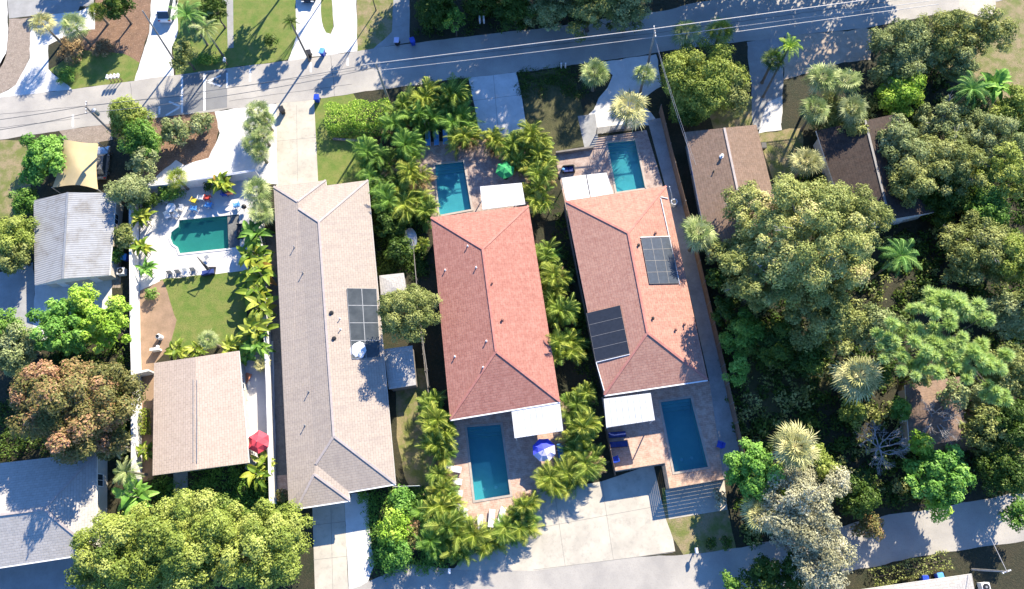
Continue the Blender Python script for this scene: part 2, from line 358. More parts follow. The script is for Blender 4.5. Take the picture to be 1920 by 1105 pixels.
M['L_pine'] = leafmat('light green needle tufts', (0.34, 0.48, 0.12), (0.52, 0.66, 0.21), (0.66, 0.76, 0.34), 0.5)
M['L_croton'] = leafmat('yellow green broad leaves', (0.07, 0.14, 0.015), (0.18, 0.27, 0.03), (0.42, 0.42, 0.05), 0.2, extra=(0.45, 0.17, 0.04))
M['L_brown'] = leafmat('dry brown fronds', (0.135, 0.083, 0.040), (0.300, 0.193, 0.092), (0.450, 0.317, 0.161), 0.1)
# ---------------------------------------------------------------- pools first: the ground is cut open for them
POOLS = {
 'a_top': [(815, 309), (869, 303), (884, 393), (824, 404)],
 'b_top': [(1138, 268), (1191, 263), (1210, 353), (1156, 361)],
 'a_low': [(875, 801), (939, 796), (957, 928), (890, 939)],
 'b_low': [(1238, 754), (1295, 746), (1328, 876), (1264, 886)],
 'yard': [(336, 413), (449, 402), (451, 464), (337, 476), (333, 464), (324, 458), (319, 446), (321, 436), (328, 430), (334, 426)],
}
POOLW = {k: [P(x, y).xy for x, y in v] for k, v in POOLS.items()}
def centroid(pts):
    return Vector((sum(p[0] for p in pts) / len(pts), sum(p[1] for p in pts) / len(pts)))
def inside(pt, poly):
    c = False; n = len(poly)
    for i in range(n):
        a, b = poly[i], poly[i - 1]
        if (a[1] > pt[1]) != (b[1] > pt[1]) and pt[0] < (b[0] - a[0]) * (pt[1] - a[1]) / (b[1] - a[1]) + a[0]: c = not c
    return c
def roughen(pts, amp, step=0.8, seed=0.0):
    out = []; n = len(pts)
    for i in range(n):
        a, b = Vector(pts[i][:2]), Vector(pts[(i + 1) % n][:2]); L = (b - a).length; k = max(1, int(L / step))
        nn = Vector((-(b - a).y, (b - a).x)).normalized() if L > 0 else Vector((0, 0))
        for j in range(k):
            q = a.lerp(b, j / k); s = noise.noise(Vector((q.x * 0.6, q.y * 0.6, seed))) + 0.5 * noise.noise(Vector((q.x * 2, q.y * 2, seed + 3)))
            out.append(q + nn * s * amp * 1.6)
    return out
def sheet(name, pts, z, mat, label=None, kind='structure', rough=0.0):
    if rough: pts = roughen(pts, rough, seed=z * 100)
    loops = [[Vector((p[0], p[1], 0)) for p in pts]]
    for k, pw in POOLW.items():
        if inside(centroid(pw), pts): loops.append([Vector((p[0], p[1], 0)) for p in pw])
    flat = [p for l in loops for p in l]
    tris = tessellate_polygon(loops)
    b = MB(); fs = []
    for t in tris:
        a, c, d = (flat[i] for i in t)
        fs.append(t if (c - a).cross(d - a).z > 0 else t[::-1])
    b.add([(p.x, p.y, z) for p in flat], fs)
    o = b.build(name, mat); tag(o, label, kind=kind); return o
def patch(name, px, level, mat, rough=0.0, label=None):
    return sheet(name, [P(x, y).xy for x, y in px], 0.004 * level, M[mat], label, rough=rough)

sheet('ground', [(-350, -350), (350, -350), (350, 350), (-350, 350)], 0.0, M['soil'])

# ---- roads
patch('road', [(-260, 222), (0, 183), (135, 168), (250, 152), (330, 141), (500, 119), (600, 106), (700, 92), (776, 81), (868, 70), (945, 61), (1031, 52), (1115, 38), (1202, 26), (1248, 20), (1290, 8), (1420, -14), (1700, -60), (2100, -120),
      (2120, -45), (1860, 5), (1740, 30), (1623, 53), (1520, 63), (1400, 78), (1257, 94), (1200, 105), (1053, 125), (1004, 133), (841, 150), (780, 160), (662, 175), (589, 187), (516, 194), (402, 209), (326, 217), (150, 240), (0, 262), (-260, 300)], 6, 'asphalt', 0.06)
patch('road', [(560, 1150), (690, 1092), (760, 1056), (840, 1066), (1000, 1068), (1160, 1046), (1281, 1041), (1376, 1029), (1500, 1003), (1667, 966), (1737, 957), (1846, 936), (1920, 922), (2150, 870),
      (2180, 960), (1920, 1016), (1778, 1034), (1705, 1048), (1612, 1067), (1500, 1092), (1380, 1120), (1200, 1160), (900, 1200), (560, 1260)], 6, 'asphalt', 0.08)
patch('speed_hump', [(343, 142), (384, 137), (384, 208), (343, 213)], 7, 'hump')
patch('road_patch', [(384, 137), (426, 132), (426, 202), (384, 208)], 7, 'hump')
def mark(x0, y0, x1, y1, wd=0.26):
    b = MB(); a, c = P(x0, y0), P(x1, y1); d = (c - a).normalized(); n = Vector((-d.y, d.x, 0)) * wd / 2
    b.add([Vector((q.x, q.y, 0.034)) for q in (a - n, c - n, c + n, a + n)], [(0, 1, 2, 3)])
    o = b.build('road_marking', M['paint']); tag(o, kind='structure')
for mk in [(341.5, 143, 341.5, 213, .3), (383.5, 138, 383.5, 208, .3), (390, 153, 414, 142), (390, 154, 415, 162), (426, 137, 426, 166), (469, 129, 469, 154), (583, 118, 583, 136), (652, 109, 652, 124),
           (338, 200, 317, 191), (338, 201, 311, 217), (299, 200, 299, 215), (137, 215, 137, 239), (386, 150, 386, 152)]: mark(*mk)

# ---- driveways, paths, yards
patch('driveway', [(-40, -20), (12, -20), (16, 60), (12, 100), (-3, 140), (-40, 150)], 2, 'shell', .15)
patch('driveway', [(12, -20), (178, -20), (175, 12), (150, 12), (146, 22), (95, 26), (17, 35)], 3, 'drive2')
patch('gravel_bed', [(17, 35), (60, 33), (55, 110), (30, 160), (0, 178), (-6, 130), (12, 100)], 2, 'gravel', .15)
patch('path', [(60, 33), (95, 26), (146, 22), (178, 8), (178, 55), (140, 60), (90, 85), (90, 130), (135, 168), (0, 184), (0, 178), (30, 160), (55, 110)], 3, 'shell', .12)
patch('mulch_bed', [(178, -20), (285, -20), (278, 60), (262, 118), (200, 110), (150, 90), (172, 50)], 1, 'mulch', .2)
patch('lawn', [(92, 132), (150, 95), (230, 100), (262, 118), (253, 152), (150, 166), (135, 168)], 2, 'lawn', .15)
patch('driveway', [(285, -20), (334, -20), (334, 60), (322, 90), (326, 142), (252, 152), (262, 118), (280, 60)], 3, 'shell', .08)
patch('lawn', [(334, -20), (556, -20), (562, 60), (552, 112), (500, 119), (330, 141), (324, 90)], 2, 'lawn', .12)
patch('walkway', [(408, -20), (437, -20), (438, 90), (427, 91), (425, 8), (408, 4)], 3, 'drive2')
patch('driveway', [(553, -20), (600, -20), (603, 40), (611, 62), (620, 64), (625, 50), (622, -20), (668, -20), (670, 96), (540, 114), (556, 70)], 3, 'shell', .08)
patch('grass_verge', [(600, -20), (622, -20), (625, 50), (620, 64), (611, 62), (603, 40)], 2, 'lawn', .06)
patch('sandy_verge', [(668, -20), (738, -20), (738, 60), (700, 92), (670, 96)], 2, 'drylawn', .1)
patch('driveway', [(738, -20), (768, -20), (768, 80), (700, 92), (735, 60)], 3, 'drive2', .06)
patch('driveway', [(402, 209), (520, 195), (520, 345), (470, 338), (340, 352), (268, 352), (330, 300), (346, 310), (392, 296), (412, 250)], 3, 'shell', .1)
patch('driveway', [(518, 194), (589, 187), (597, 350), (512, 356), (520, 345)], 4, 'concrete')
patch('mulch_bed', [(285, 222), (326, 217), (402, 209), (412, 240), (400, 296), (345, 312), (290, 345), (250, 350), (250, 240)], 1, 'mulch', .12)
patch('lawn', [(589, 187), (662, 175), (700, 240), (700, 350), (597, 352)], 2, 'lawn')
patch('driveway', [(878, 146), (968, 136), (978, 180), (986, 232), (985, 262), (900, 262), (890, 200)], 4, 'shell')  # concrete drive in the paler shell colour, lightening its tree shade
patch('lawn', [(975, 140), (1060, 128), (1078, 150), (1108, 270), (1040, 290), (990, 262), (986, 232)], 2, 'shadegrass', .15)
patch('path', [(1118, 118), (1232, 102), (1240, 160), (1200, 190), (1235, 232), (1118, 250), (1098, 225), (1138, 165), (1150, 140)], 3, 'shell', .2)
patch('walkway', [(1083, 218), (1116, 214), (1122, 262), (1124, 275), (1096, 278)], 4, 'sidewalk')
patch('driveway', [(1400, 78), (1472, 66), (1468, 150), (1466, 232), (1412, 246), (1408, 160)], 3, 'drive2', .1)
patch('path', [(1440, 190), (1468, 180), (1466, 244), (1420, 250)], 4, 'shell', .12)
patch('lawn', [(1320, 190), (1410, 180), (1412, 240), (1340, 250)], 2, 'drylawn', .15)
patch('lawn', [(1420, 252), (1505, 240), (1510, 320), (1450, 345)], 2, 'drylawn', .15)
patch('sandy_verge', [(1470, 68), (1623, 54), (1636, 60), (1632, 112), (1570, 120), (1470, 150)], 3, 'sand', .15)
patch('lawn', [(1770, 110), (1885, 60), (2010, 40), (2010, 190), (1870, 190), (1780, 150)], 2, 'drylawn', .15)
patch('driveway', [(1790, -60), (1866, -60), (1866, 28), (1862, 36), (1800, 20)], 7, 'concrete', .1)
patch('dirt_patch', [(1866, -60), (2000, -60), (2000, 60), (1868, 60)], 1, 'drylawn', .1)
patch('grass_verge', [(-60, 268), (0, 263), (45, 262), (60, 330), (45, 400), (-60, 420)], 2, 'drylawn', .15)
patch('sandy_verge', [(110, 245), (206, 232), (212, 262), (140, 275)], 2, 'gravel', .1)
patch('driveway', [(-60, 520), (0, 512), (62, 492), (66, 540), (60, 640), (-60, 660)], 3, 'drive2', .1)
patch('patio', [(66, 528), (208, 510), (212, 620), (60, 640)], 4, 'shell', .06)
patch('path', [(205, 380), (228, 378), (226, 540), (205, 540)], 2, 'gravel', .1)
patch('driveway', [(-60, 1060), (150, 1030), (175, 1150), (-60, 1180)], 3, 'drive2', .08)
patch('pool_deck', [(262, 352), (490, 330), (470, 520), (310, 522), (286, 548), (262, 552)], 5, 'pooldeck')
patch('lawn', [(300, 524), (460, 508), (464, 640), (320, 668), (306, 620)], 6, 'lawn', .08)
patch('dirt_patch', [(262, 545), (305, 525), (332, 600), (316, 655), (292, 680), (288, 900), (262, 905)], 7, 'dirt', .1)
patch('patio', [(452, 640), (512, 640), (518, 900), (460, 880)], 3, 'pooldeck', .05)
patch('gravel_strip', [(492, 440), (516, 440), (548, 900), (520, 905)], 2, 'greygravel')
patch('patio', [(519, 892), (543, 890), (545, 920), (520, 924)], 4, 'paver')
patch('driveway', [(585, 930), (645, 925), (655, 1150), (592, 1150)], 4, 'concrete')
patch('path', [(645, 925), (692, 925), (692, 985), (702, 1060), (690, 1092), (655, 1110)], 3, 'shell', .08)
patch('yard', [(740, 690), (800, 690), (812, 760), (815, 860), (800, 960), (760, 900), (745, 820)], 2, 'drylawn', .1)
patch('driveway', [(850, 1068), (900, 1010), (1000, 925), (1128, 903), (1225, 870), (1248, 972), (1262, 1010), (1266, 1034), (1160, 1049), (1000, 1071)], 7, 'concrete')
patch('lawn', [(1240, 915), (1352, 900), (1380, 1029), (1281, 1041), (1262, 1010), (1246, 972)], 4, 'drylawn', .05)
patch('pool_deck', [(770, 268), (905, 262), (915, 285), (990, 285), (1000, 400), (800, 425), (790, 340)], 5, 'paver2')
patch('pool_deck', [(1040, 290), (1112, 280), (1122, 258), (1212, 244), (1250, 370), (1062, 395)], 5, 'paver2')
patch('pool_deck', [(840, 780), (1070, 750), (1085, 860), (1010, 925), (970, 1000), (875, 1000), (838, 960)], 8, 'paver')
patch('pool_deck', [(1128, 745), (1330, 715), (1357, 900), (1249, 917), (1240, 873), (1150, 885)], 8, 'paver')
patch('walkway', [(1214, 226), (1246, 220), (1290, 400), (1345, 640), (1392, 850), (1362, 892), (1357, 900), (1330, 715), (1250, 360)], 4, 'sidewalk')
patch('patio', [(1247, 919), (1358, 901), (1364, 956), (1254, 974)], 6, 'concrete')
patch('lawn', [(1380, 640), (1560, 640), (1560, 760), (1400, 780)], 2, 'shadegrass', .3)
patch('dirt_patch', [(1700, 730), (1830, 720), (1830, 850), (1700, 850)], 1, 'dirt', .3)
patch('walkway', [(325, 880), (352, 880), (352, 1000), (325, 1000)], 3, 'sidewalk')

# ---- pools
def pool(key, label, water, depth=1.5, step=None, light=None):
    pw = POOLW[key]; c = centroid(pw)
    t = thing('swimming_pool', label, 'pool', (c.x, c.y, 0))
    n = len(pw); b = MB()
    zt = 0.02
    vs = [(p[0], p[1], zt) for p in pw] + [(p[0], p[1], -depth) for p in pw]
    area = sum(pw[i][0] * pw[(i + 1) % n][1] - pw[(i + 1) % n][0] * pw[i][1] for i in range(n))
    b.add(vs, [((i + 1) % n, i, n + i, n + (i + 1) % n) for i in range(n)] + [tuple(range(n, 2 * n))])
    b.build('basin', M['teal_floor'], t, True)
    wi = offset_poly(pw, -0.0) ; b = MB()
    b.add([(p[0], p[1], -0.11) for p in wi], [tuple(range(n)) if area > 0 else tuple(range(n))[::-1]]); b.build('water_surface', M[water], t, True)
    o = offset_poly(pw, 0.22); inn = offset_poly(pw, -0.03); b = MB()
    vs = [(p[0], p[1], z) for z in (0.075,) for p in inn] + [(p[0], p[1], 0.075) for p in o] + [(p[0], p[1], -0.02) for p in inn] + [(p[0], p[1], 0.0) for p in o]
    fs = []
    for i in range(n):
        j = (i + 1) % n; fs += [(i, j, n + j, n + i), (2 * n + j, 2 * n + i, 3 * n + i, 3 * n + j), (n + i, n + j, 3 * n + j, 3 * n + i), (j, i, 2 * n + i, 2 * n + j)]
    b.add(vs, fs); b.build('coping', M['pooldeck' if key == 'yard' else 'coping'], t, True)
    # entry steps at the first corner end
    a, bb, cc = pw[0], pw[1], pw[2]
    b = MB(); d = (Vector(pw[3]) - Vector(pw[0])).normalized() if n == 4 else (Vector(pw[1]) - Vector(pw[0])).normalized()
    if n == 4:
        for k in range(3):
            q = [Vector(a), Vector(bb), Vector(bb) + d * (0.35 * (3 - k)), Vector(a) + d * (0.35 * (3 - k))]
            q = offset_poly(q, -0.01 - 0.002 * k); b.prism(q, -depth + 0.01, -depth + 0.01 + (depth - .3) / 3.2 * (k + 1))
        b.build('steps', M['teal_floor'], t, True)
    for lx, ly in (light or []):
        q = P(lx, ly, -depth + 0.12); b = MB(); b.tube((q.x, q.y, -depth), (q.x, q.y, -depth + 0.06), 0.2, 0.16, 12); b.build('drain_cover', M['white'], t, True)
    return t
pool('a_top', 'rectangular pool beside the green umbrella, half in tree shade', 'water', .8, light=[(837, 330), (853, 326)])
pool('b_top', 'rectangular pool at the upper end of the house with two solar arrays', 'water', .9, light=[(1157, 286), (1173, 285)])
pool('a_low', 'rectangular pool ringed by white loungers and yellow green palms', 'water', light=[(908, 917), (930, 914)])
pool('b_low', 'rectangular pool beside the slatted fence by the big driveway', 'water', light=[(1278, 862), (1297, 859)])
py = pool('yard', 'dark green pool with a rounded end in the white walled yard', 'water2', 1.0)
b = MB(); b.prism([P(x, y).xy for x, y in ((426, 405.5), (447.5, 403.5), (449.5, 463), (428.5, 465.5))], -0.105, -0.045); b.build('tanning_ledge', M['greygravel'], py, True)

# ---------------------------------------------------------------- houses
def uvface(me, fi_uv):
    uvl = me.uv_layers.new(name='UVMap')
    for p in me.polygons:
        nrm = p.normal
        up = Vector((0, 0, 1)) - nrm * nrm.z
        if up.length < 0.02: up = Vector((0, 1, 0)) - nrm * nrm.y
        up.normalize(); side = up.cross(nrm).normalized()
        for li in p.loop_indices:
            v = me.vertices[me.loops[li].vertex_index].co
            uvl.data[li].uv = (v.dot(side), v.dot(up))
def house(name, label, eave, ze, ridge, faces, mat, wall, inset=0.55, bound=None, caps=(), capmat=None, gutters=(), thick=0.2, cat='house', windows=True):
    """eave, ridge: photo pixels; ridge entries carry their own height; faces index eave+ridge"""
    V = [P(x, y, ze) for x, y in eave] + [P(x, y, z) for x, y, z in ridge]
    n = len(eave); bound = bound or list(range(n))
    c = centroid([V[i] for i in bound]); t = thing(name, label, cat, (c.x, c.y, 0))
    b = MB(); b.add(V, [])
    for f in faces:
        a, q, r = V[f[0]], V[f[1]], V[f[2]]
        nz = sum(V[f[i]].x * V[f[(i + 1) % len(f)]].y - V[f[(i + 1) % len(f)]].x * V[f[i]].y for i in range(len(f)))
        b.f.append(list(f) if nz > 0 else list(f)[::-1]); b.m.append(0)
    k = len(bound); zb = ze - thick; base = len(b.v)
    b.v += [(V[i].x, V[i].y, zb) for i in bound]
    A = sum(V[bound[i]].x * V[bound[(i + 1) % k]].y - V[bound[(i + 1) % k]].x * V[bound[i]].y for i in range(k))
    for i in range(k):
        j = (i + 1) % k; f = [bound[i], bound[j], base + j, base + i]
        b.f.append(f[::-1] if A > 0 else f); b.m.append(1)
    b.f.append([base + i for i in range(k)][::-1] if A > 0 else [base + i for i in range(k)]); b.m.append(1)
    ro = b.build('roof', [M[mat], M['white']], t, True); uvface(ro.data, None)
    inn = offset_poly([V[i] for i in bound], -inset)
    b = MB(); b.prism(inn, 0.0, zb - 0.004); b.build('wall', M[wall], t, True)
    if caps:
        b = MB()
        for i, j in caps:
            b.beam(V[i] + Vector((0, 0, 0.02)), V[j] + Vector((0, 0, 0.02)), 0.26, 0.07)
        b.build('ridge_cap', M[capmat or mat] if not isinstance(capmat, str) else M[capmat], ro, False)
        ro.children[-1].data.uv_layers.new(name='UVMap')
    if gutters:
        b = MB()
        for i, j in gutters:
            a, q = V[i].copy(), V[j].copy(); out = (a + q) / 2; out.z = 0; out = (out - Vector((c.x, c.y, 0))); d = (q - a).normalized(); out = (out - d * out.dot(d)).normalized()
            off = out * 0.09 + Vector((0, 0, -0.06)); b.beam(a + off, q + off, 0.13, 0.13)
        b.build('gutter', M['white'], ro, False)
    if windows:
        for i in range(len(inn)):
            p, q = inn[i], inn[(i + 1) % len(inn)]; L = (q - p).length
            if L < 3: continue
            d = (q - p).normalized(); nrm = Vector((d.y, -d.x)) * (1 if A > 0 else -1); num = max(1, int(L / 4.2)); an = math.atan2(d.y, d.x)
            for w_ in range(num):
                m = p.lerp(q, (w_ + 0.5) / num) + nrm * 0.02
                if w_ == num // 2 and L < 14:
                    b = MB(); b.box((m.x, m.y, 1.06), (0.95, 0.06, 2.05), an); do = b.build('door', M['white'], t, True)
                    h = m + nrm * 0.06 + d * 0.35; b = MB(); b.sphere((h.x, h.y, 1.0), 0.04, 6, 4); b.build('handle', M['chrome'], do)
                else:
                    b = MB(); b.box((m.x, m.y, 1.55), (1.3, 0.05, 1.1), an); wo_ = b.build('window', M['glass'], t, True)
                    b = MB()
                    for dx, dz, sx, sz in ((0, .58, 1.45, .08), (0, -.58, 1.45, .08), (-.68, 0, .08, 1.1), (.68, 0, .08, 1.1), (0, 0, .05, 1.1)):
                        e = m + d * dx + nrm * 0.02; b.box((e.x, e.y, 1.55 + dz), (sx, 0.06, sz), an)
                    b.build('frame', M['white'], wo_)
    t['V'] = None; del t['V']
    return t, V, ro
def roof_pt(V, f, px, py):
    """point of the plane through V[f0..f2] seen at a pixel, and the plane's normal"""
    a, b_, c = V[f[0]], V[f[1]], V[f[2]]; nn = (b_ - a).cross(c - a).normalized()
    if nn.z < 0: nn = -nn
    o = Vector((0, 0, CAM_H)); d = ROT @ Vector(((px - 960.0) / F_PX, (552.5 - py) / F_PX, -1.0))
    t = nn.dot(a - o) / nn.dot(d); return o + d * t, nn
def vent(t, V, f, px, py, mat='whitevent', r=0.06, h=0.28, name='vent_pipe'):
    q, nn = roof_pt(V, f, px, py); b = MB(); b.tube(q - Vector((0, 0, .05)), q + Vector((0, 0, h)), r, r, 8)
    b.tube(q + Vector((0, 0, h)), q + Vector((0, 0, h + .07)), r * 1.5, r * 1.1, 8)
    b.tube(q - Vector((0, 0, .02)), q + Vector((0, 0, .06)), r * 2.1, r * 1.6, 8)
    return b.build(name, M[mat], t, True)
M['whitevent'] = M['white']; M['rustvent'] = plain('painted roof vent', (0.33, 0.14, 0.10), .6); M['darkvent'] = M['black']
def panels(t, V, f, quad, nx, ny, mat, gap=0.05, frame='rack', name='solar_panel', lift=0.09):
    """a grid of panels lying on a roof slope, corners given in pixels (tl, tr, br, bl)"""
    pts = []
    for x, y in quad:
        q, nn = roof_pt(V, f, x, y); pts.append(q + nn * lift)
    tl, tr, br, bl = pts
    def at(u, v): return tl.lerp(tr, u).lerp(bl.lerp(br, u), v)
    def slab(u0, u1, v0, v1, th, up=0.0):
        q = [at(u0, v0), at(u1, v0), at(u1, v1), at(u0, v1)]; b = MB()
        b.add([p + nn * up for p in q] + [p + nn * (up + th) for p in q], [(0, 1, 2, 3), (4, 7, 6, 5), (0, 4, 5, 1), (1, 5, 6, 2), (2, 6, 7, 3), (3, 7, 4, 0)]); return b
    fr = MB(); W = (tr - tl).length; H = (bl - tl).length; gu, gv = gap / W, gap / H
    for i in range(nx + 1):
        u = i / nx; s = slab(max(0, u - gu / 2), min(1, u + gu / 2), 0, 1, 0.045, 0.0); fr.add(s.v, s.f)
    for j in range(ny + 1):
        v = j / ny; s = slab(0, 1, max(0, v - gv / 2), min(1, v + gv / 2), 0.043, 0.0); fr.add(s.v, s.f)
    fo = fr.build(name + '_rack', M[frame], t, True)
    for i in range(nx):
        for j in range(ny):
            s = slab(i / nx + gu * .55, (i + 1) / nx - gu * .55, j / ny + gv * .55, (j + 1) / ny - gv * .55, 0.03)
            s.build(name, M[mat], fo, False)
    return fo
def awning(t, quad, z, posts, name='patio_canopy', mat='white2', slope=0.25, holder=None):
    """flat white canopy: pixel quad (first two corners at the house side)"""
    q = [P(x, y, z + (slope if i < 2 else 0)) for i, (x, y) in enumerate(quad)]
    b = MB(); b.add(q + [p - Vector((0, 0, .12)) for p in q], [(0, 1, 2, 3), (7, 6, 5, 4), (1, 0, 4, 5), (2, 1, 5, 6), (3, 2, 6, 7), (0, 3, 7, 4)])
    o = b.build(name, M[mat], t, True)
    b = MB()
    for k in range(1, 8):
        a, c = q[0].lerp(q[1], k / 8), q[3].lerp(q[2], k / 8); b.beam(a + Vector((0, 0, .012)), c + Vector((0, 0, .012)), .05, .03)
    b.build('seam', M['white2'], o)
    cc = sum(q, Vector()) / 4
    for i in posts:
        p = q[i].lerp(cc, 0.06); b = MB(); b.beam((p.x, p.y, 0), (p.x, p.y, p.z - .1), .1, .1); b.build('post', M['white'], t, True)
    return o

# house with terracotta roof (middle)
A, AV, Ar = house('house', 'long house with a red hip roof between two pools, white canopies at both ends', [(808, 408), (991, 386), (1050, 753), (844, 787)], 3.4,
    [(905, 467, 5.2), (930, 659, 5.2)], [(0, 4, 1), (1, 4, 5, 2), (2, 5, 3), (3, 5, 4, 0)], 'roof_pink', 'stucco_pink', caps=[(0, 4), (1, 4), (4, 5), (5, 2), (5, 3)], capmat='cap_pink', gutters=[(2, 3)])
for x, y in ((877, 458), (835, 503), (893, 498), (912, 636), (853, 665), (906, 685)): vent(A, AV, (0, 3, 4), x, y + 4)
vent(A, AV, (1, 2, 4), 923, 531, 'rustvent', .07, .2); vent(A, AV, (1, 2, 4), 942, 600, 'rustvent', .1, .25)
awning(A, [(905, 393), (985, 383), (978, 343), (900, 350)], 3.1, (2, 3)); awning(A, [(959, 771), (1050, 756), (1056, 808), (965, 822)], 3.1, (2, 3))
# house with salmon roof and solar (right)
B, BV, Br = house('house', 'long salmon roofed house carrying two dark solar arrays beside a narrow side path', [(1060, 377), (1249, 349), (1327, 712), (1133, 741)], 3.4,
    [(1178, 437, 5.2), (1214, 624, 5.2)], [(0, 4, 1), (1, 4, 5, 2), (2, 5, 3), (3, 5, 4, 0)], 'roof_salmon', 'stucco', caps=[(0, 4), (1, 4), (4, 5), (5, 2), (5, 3)], capmat='cap_pink', gutters=[(2, 3)])
panels(B, BV, (1, 2, 4), [(1201, 448), (1256, 446), (1272, 532), (1217, 533)], 3, 4, 'solar_blue')
panels(B, BV, (0, 3, 4), [(1100, 588), (1163, 573), (1181, 663), (1117, 678)], 1, 4, 'solar')
for f_, segs in (((1, 2, 4), (((1238, 372), (1274, 534)), ((1238, 370), (1252, 373)), ((1200, 446), (1256, 444)))), ((0, 3, 4), (((1118, 680), (1133, 733)), ((1118, 680), (1181, 665))))):
    for a_, c_ in segs:
        b = MB(); p, nn = roof_pt(BV, f_, *a_); q, nn = roof_pt(BV, f_, *c_); b.tube(p + nn * .08, q + nn * .08, .05); b.build('solar_pipe', M['white'], B, True)
for x, y in ((1197, 460), (1224, 597)): vent(B, BV, (1, 2, 4), x, y, 'darkvent', .1, .22)
for x, y in ((1283, 608), (1267, 618), (1229, 437)): vent(B, BV, (1, 2, 4), x, y, 'rustvent', .1, .25)
awning(B, [(1062, 378), (1106, 370), (1098, 328), (1053, 334)], 3.1, (2, 3)); awning(B, [(1108, 370), (1150, 363), (1137, 324), (1100, 328)], 3.05, (2, 3))
awning(B, [(1132, 748), (1220, 737), (1228, 788), (1137, 802)], 3.1, (2, 3))
# long taupe house (left)
L5, LV, Lr = house('house', 'very long taupe hip roofed house with a smoked glass patio roof on one side', [(513, 350), (611, 338), (612, 348), (690, 338), (742, 907), (654, 922), (656, 938), (557, 953), (541, 944)], 3.0,
    [(558, 378, 3.7), (560, 391, 3.7), (598, 416, 4.45), (626, 818, 4.45), (592, 871, 3.8), (589, 889, 3.8)],
    [(0, 9, 1), (1, 9, 10, 2), (2, 10, 11, 3), (3, 11, 12, 4), (4, 12, 13, 5), (5, 13, 14, 6), (6, 14, 7), (7, 14, 13, 12, 11, 10, 9, 0, 8)], 'roof_taupe', 'stucco', 0.5,
    caps=[(0, 9), (9, 1), (10, 11), (11, 3), (11, 12), (12, 4), (12, 13), (14, 7), (14, 6)], capmat='cap_taupe', gutters=[(4, 5), (6, 7)])
sc = panels(L5, LV, (3, 11, 12), [(650, 541), (706, 542), (713, 672), (660, 673)], 2, 4, 'screen', 0.08, 'greymetal', 'patio_roof_pane', .06)
vent(L5, LV, (3, 11, 12), 668, 657, 'whitevent', .55, .12, 'skylight_dome')
for x, y in ((621, 587), (626, 635)): vent(L5, LV, (3, 11, 12), x, y, 'darkvent', .14, .16)
for x, y in ((638, 598), (639, 618)): vent(L5, LV, (3, 11, 12), x, y, 'whitevent', .05, .35)
for x, y in ((552, 464), (568, 512), (579, 735), (572, 798)): vent(L5, LV, (0, 8, 12), x, y, 'greymetal', .05, .4)
# small beige house
S3, SV, Sr = house('house', 'small house with a pale beige low roof next to the coral umbrella', [(289, 681), (448, 658), (467, 868), (286, 892)], 2.9,
    [(366, 670, 3.5), (366, 881, 3.5)], [(0, 4, 5, 3), (4, 1, 2, 5)], 'roof_beige', 'stucco', 0.5, bound=[0, 4, 1, 2, 5, 3])
b = MB(); z1 = Vector((0, 0, .05))
for dx in (-3.5, 3.5):
    p, nn = roof_pt(SV, (0, 4, 5) if dx < 0 else (4, 1, 2), 366 + dx, 712); q, nn = roof_pt(SV, (0, 4, 5) if dx < 0 else (4, 1, 2), 366 + dx, 867); b.beam(p + nn * .03, q + nn * .03, .06, .05)
b.build('ridge_strip', M['greymetal'], S3, True)
# grey corrugated house
G1, GV, Gr = house('house', 'house with an old grey corrugated roof beside the tan shade sail', [(63, 376), (218, 362), (205, 516), (65, 535)], 2.7,
    [(127, 361, 3.7), (118, 523, 3.7)], [(0, 4, 5, 3), (4, 1, 2, 5)], 'roof_metal', 'stucco', 0.5, bound=[0, 4, 1, 2, 5, 3], caps=[(4, 5)], capmat='greymetal')
# bottom left house
C4, CV, Cr = house('house', 'pale roofed house at the bottom left, mostly in blue shade', [(-190, 890), (182, 848), (180, 1036), (-190, 1092)], 3.0,
    [(-100, 978, 4.6), (82, 955, 4.6)], [(0, 4, 5, 1), (1, 5, 2), (2, 5, 4, 3), (3, 4, 0)], 'roof_white', 'stucco', 0.5, caps=[(1, 5), (2, 5), (4, 5)], capmat='cap_taupe', gutters=[(2, 3)])
# brown gabled house
D8, DV, Dr = house('house', 'brown gable roofed house with a pale ridge line right of the wood fence', [(1284, 248), (1418, 234), (1475, 465), (1330, 482)], 2.9,
    [(1358, 240, 4.1), (1408, 473, 4.1)], [(0, 4, 5, 3), (4, 1, 2, 5)], 'roof_brown', 'stucco', 0.5, bound=[0, 4, 1, 2, 5, 3], caps=[(4, 5)], capmat='cap_taupe')
vent(D8, DV, (0, 4, 5), 1353, 294, 'whitevent', .14, .4); vent(D8, DV, (0, 4, 5), 1338, 322, 'darkvent', .06, .25)
# dark house upper right
E9, EV, Er = house('house', 'dark brown roofed house mostly hidden under the trees at upper right', [(1530, 245), (1690, 212), (1752, 398), (1590, 425)], 2.9,
    [(1622, 226, 4.2), (1668, 412, 4.2)], [(0, 4, 5, 3), (4, 1, 2, 5)], 'roof_dark', 'stucco', 0.5, bound=[0, 4, 1, 2, 5, 3], caps=[(4, 5)], capmat='rack', gutters=[(3, 5)])  # ridge cap colour darkened too, for the same tree shade
# terracotta shed in the wood
house('garden_shed', 'small rusty brown roofed shed among the trees by a bare tree', [(1697, 722), (1800, 706), (1812, 822), (1706, 842)], 2.6,
    [(1750, 768, 3.6), (1756, 780, 3.6)], [(0, 4, 1), (1, 4, 5, 2), (2, 5, 3), (3, 5, 4, 0)], 'roof_brown', 'stucco_pink', 0.35, cat='shed')
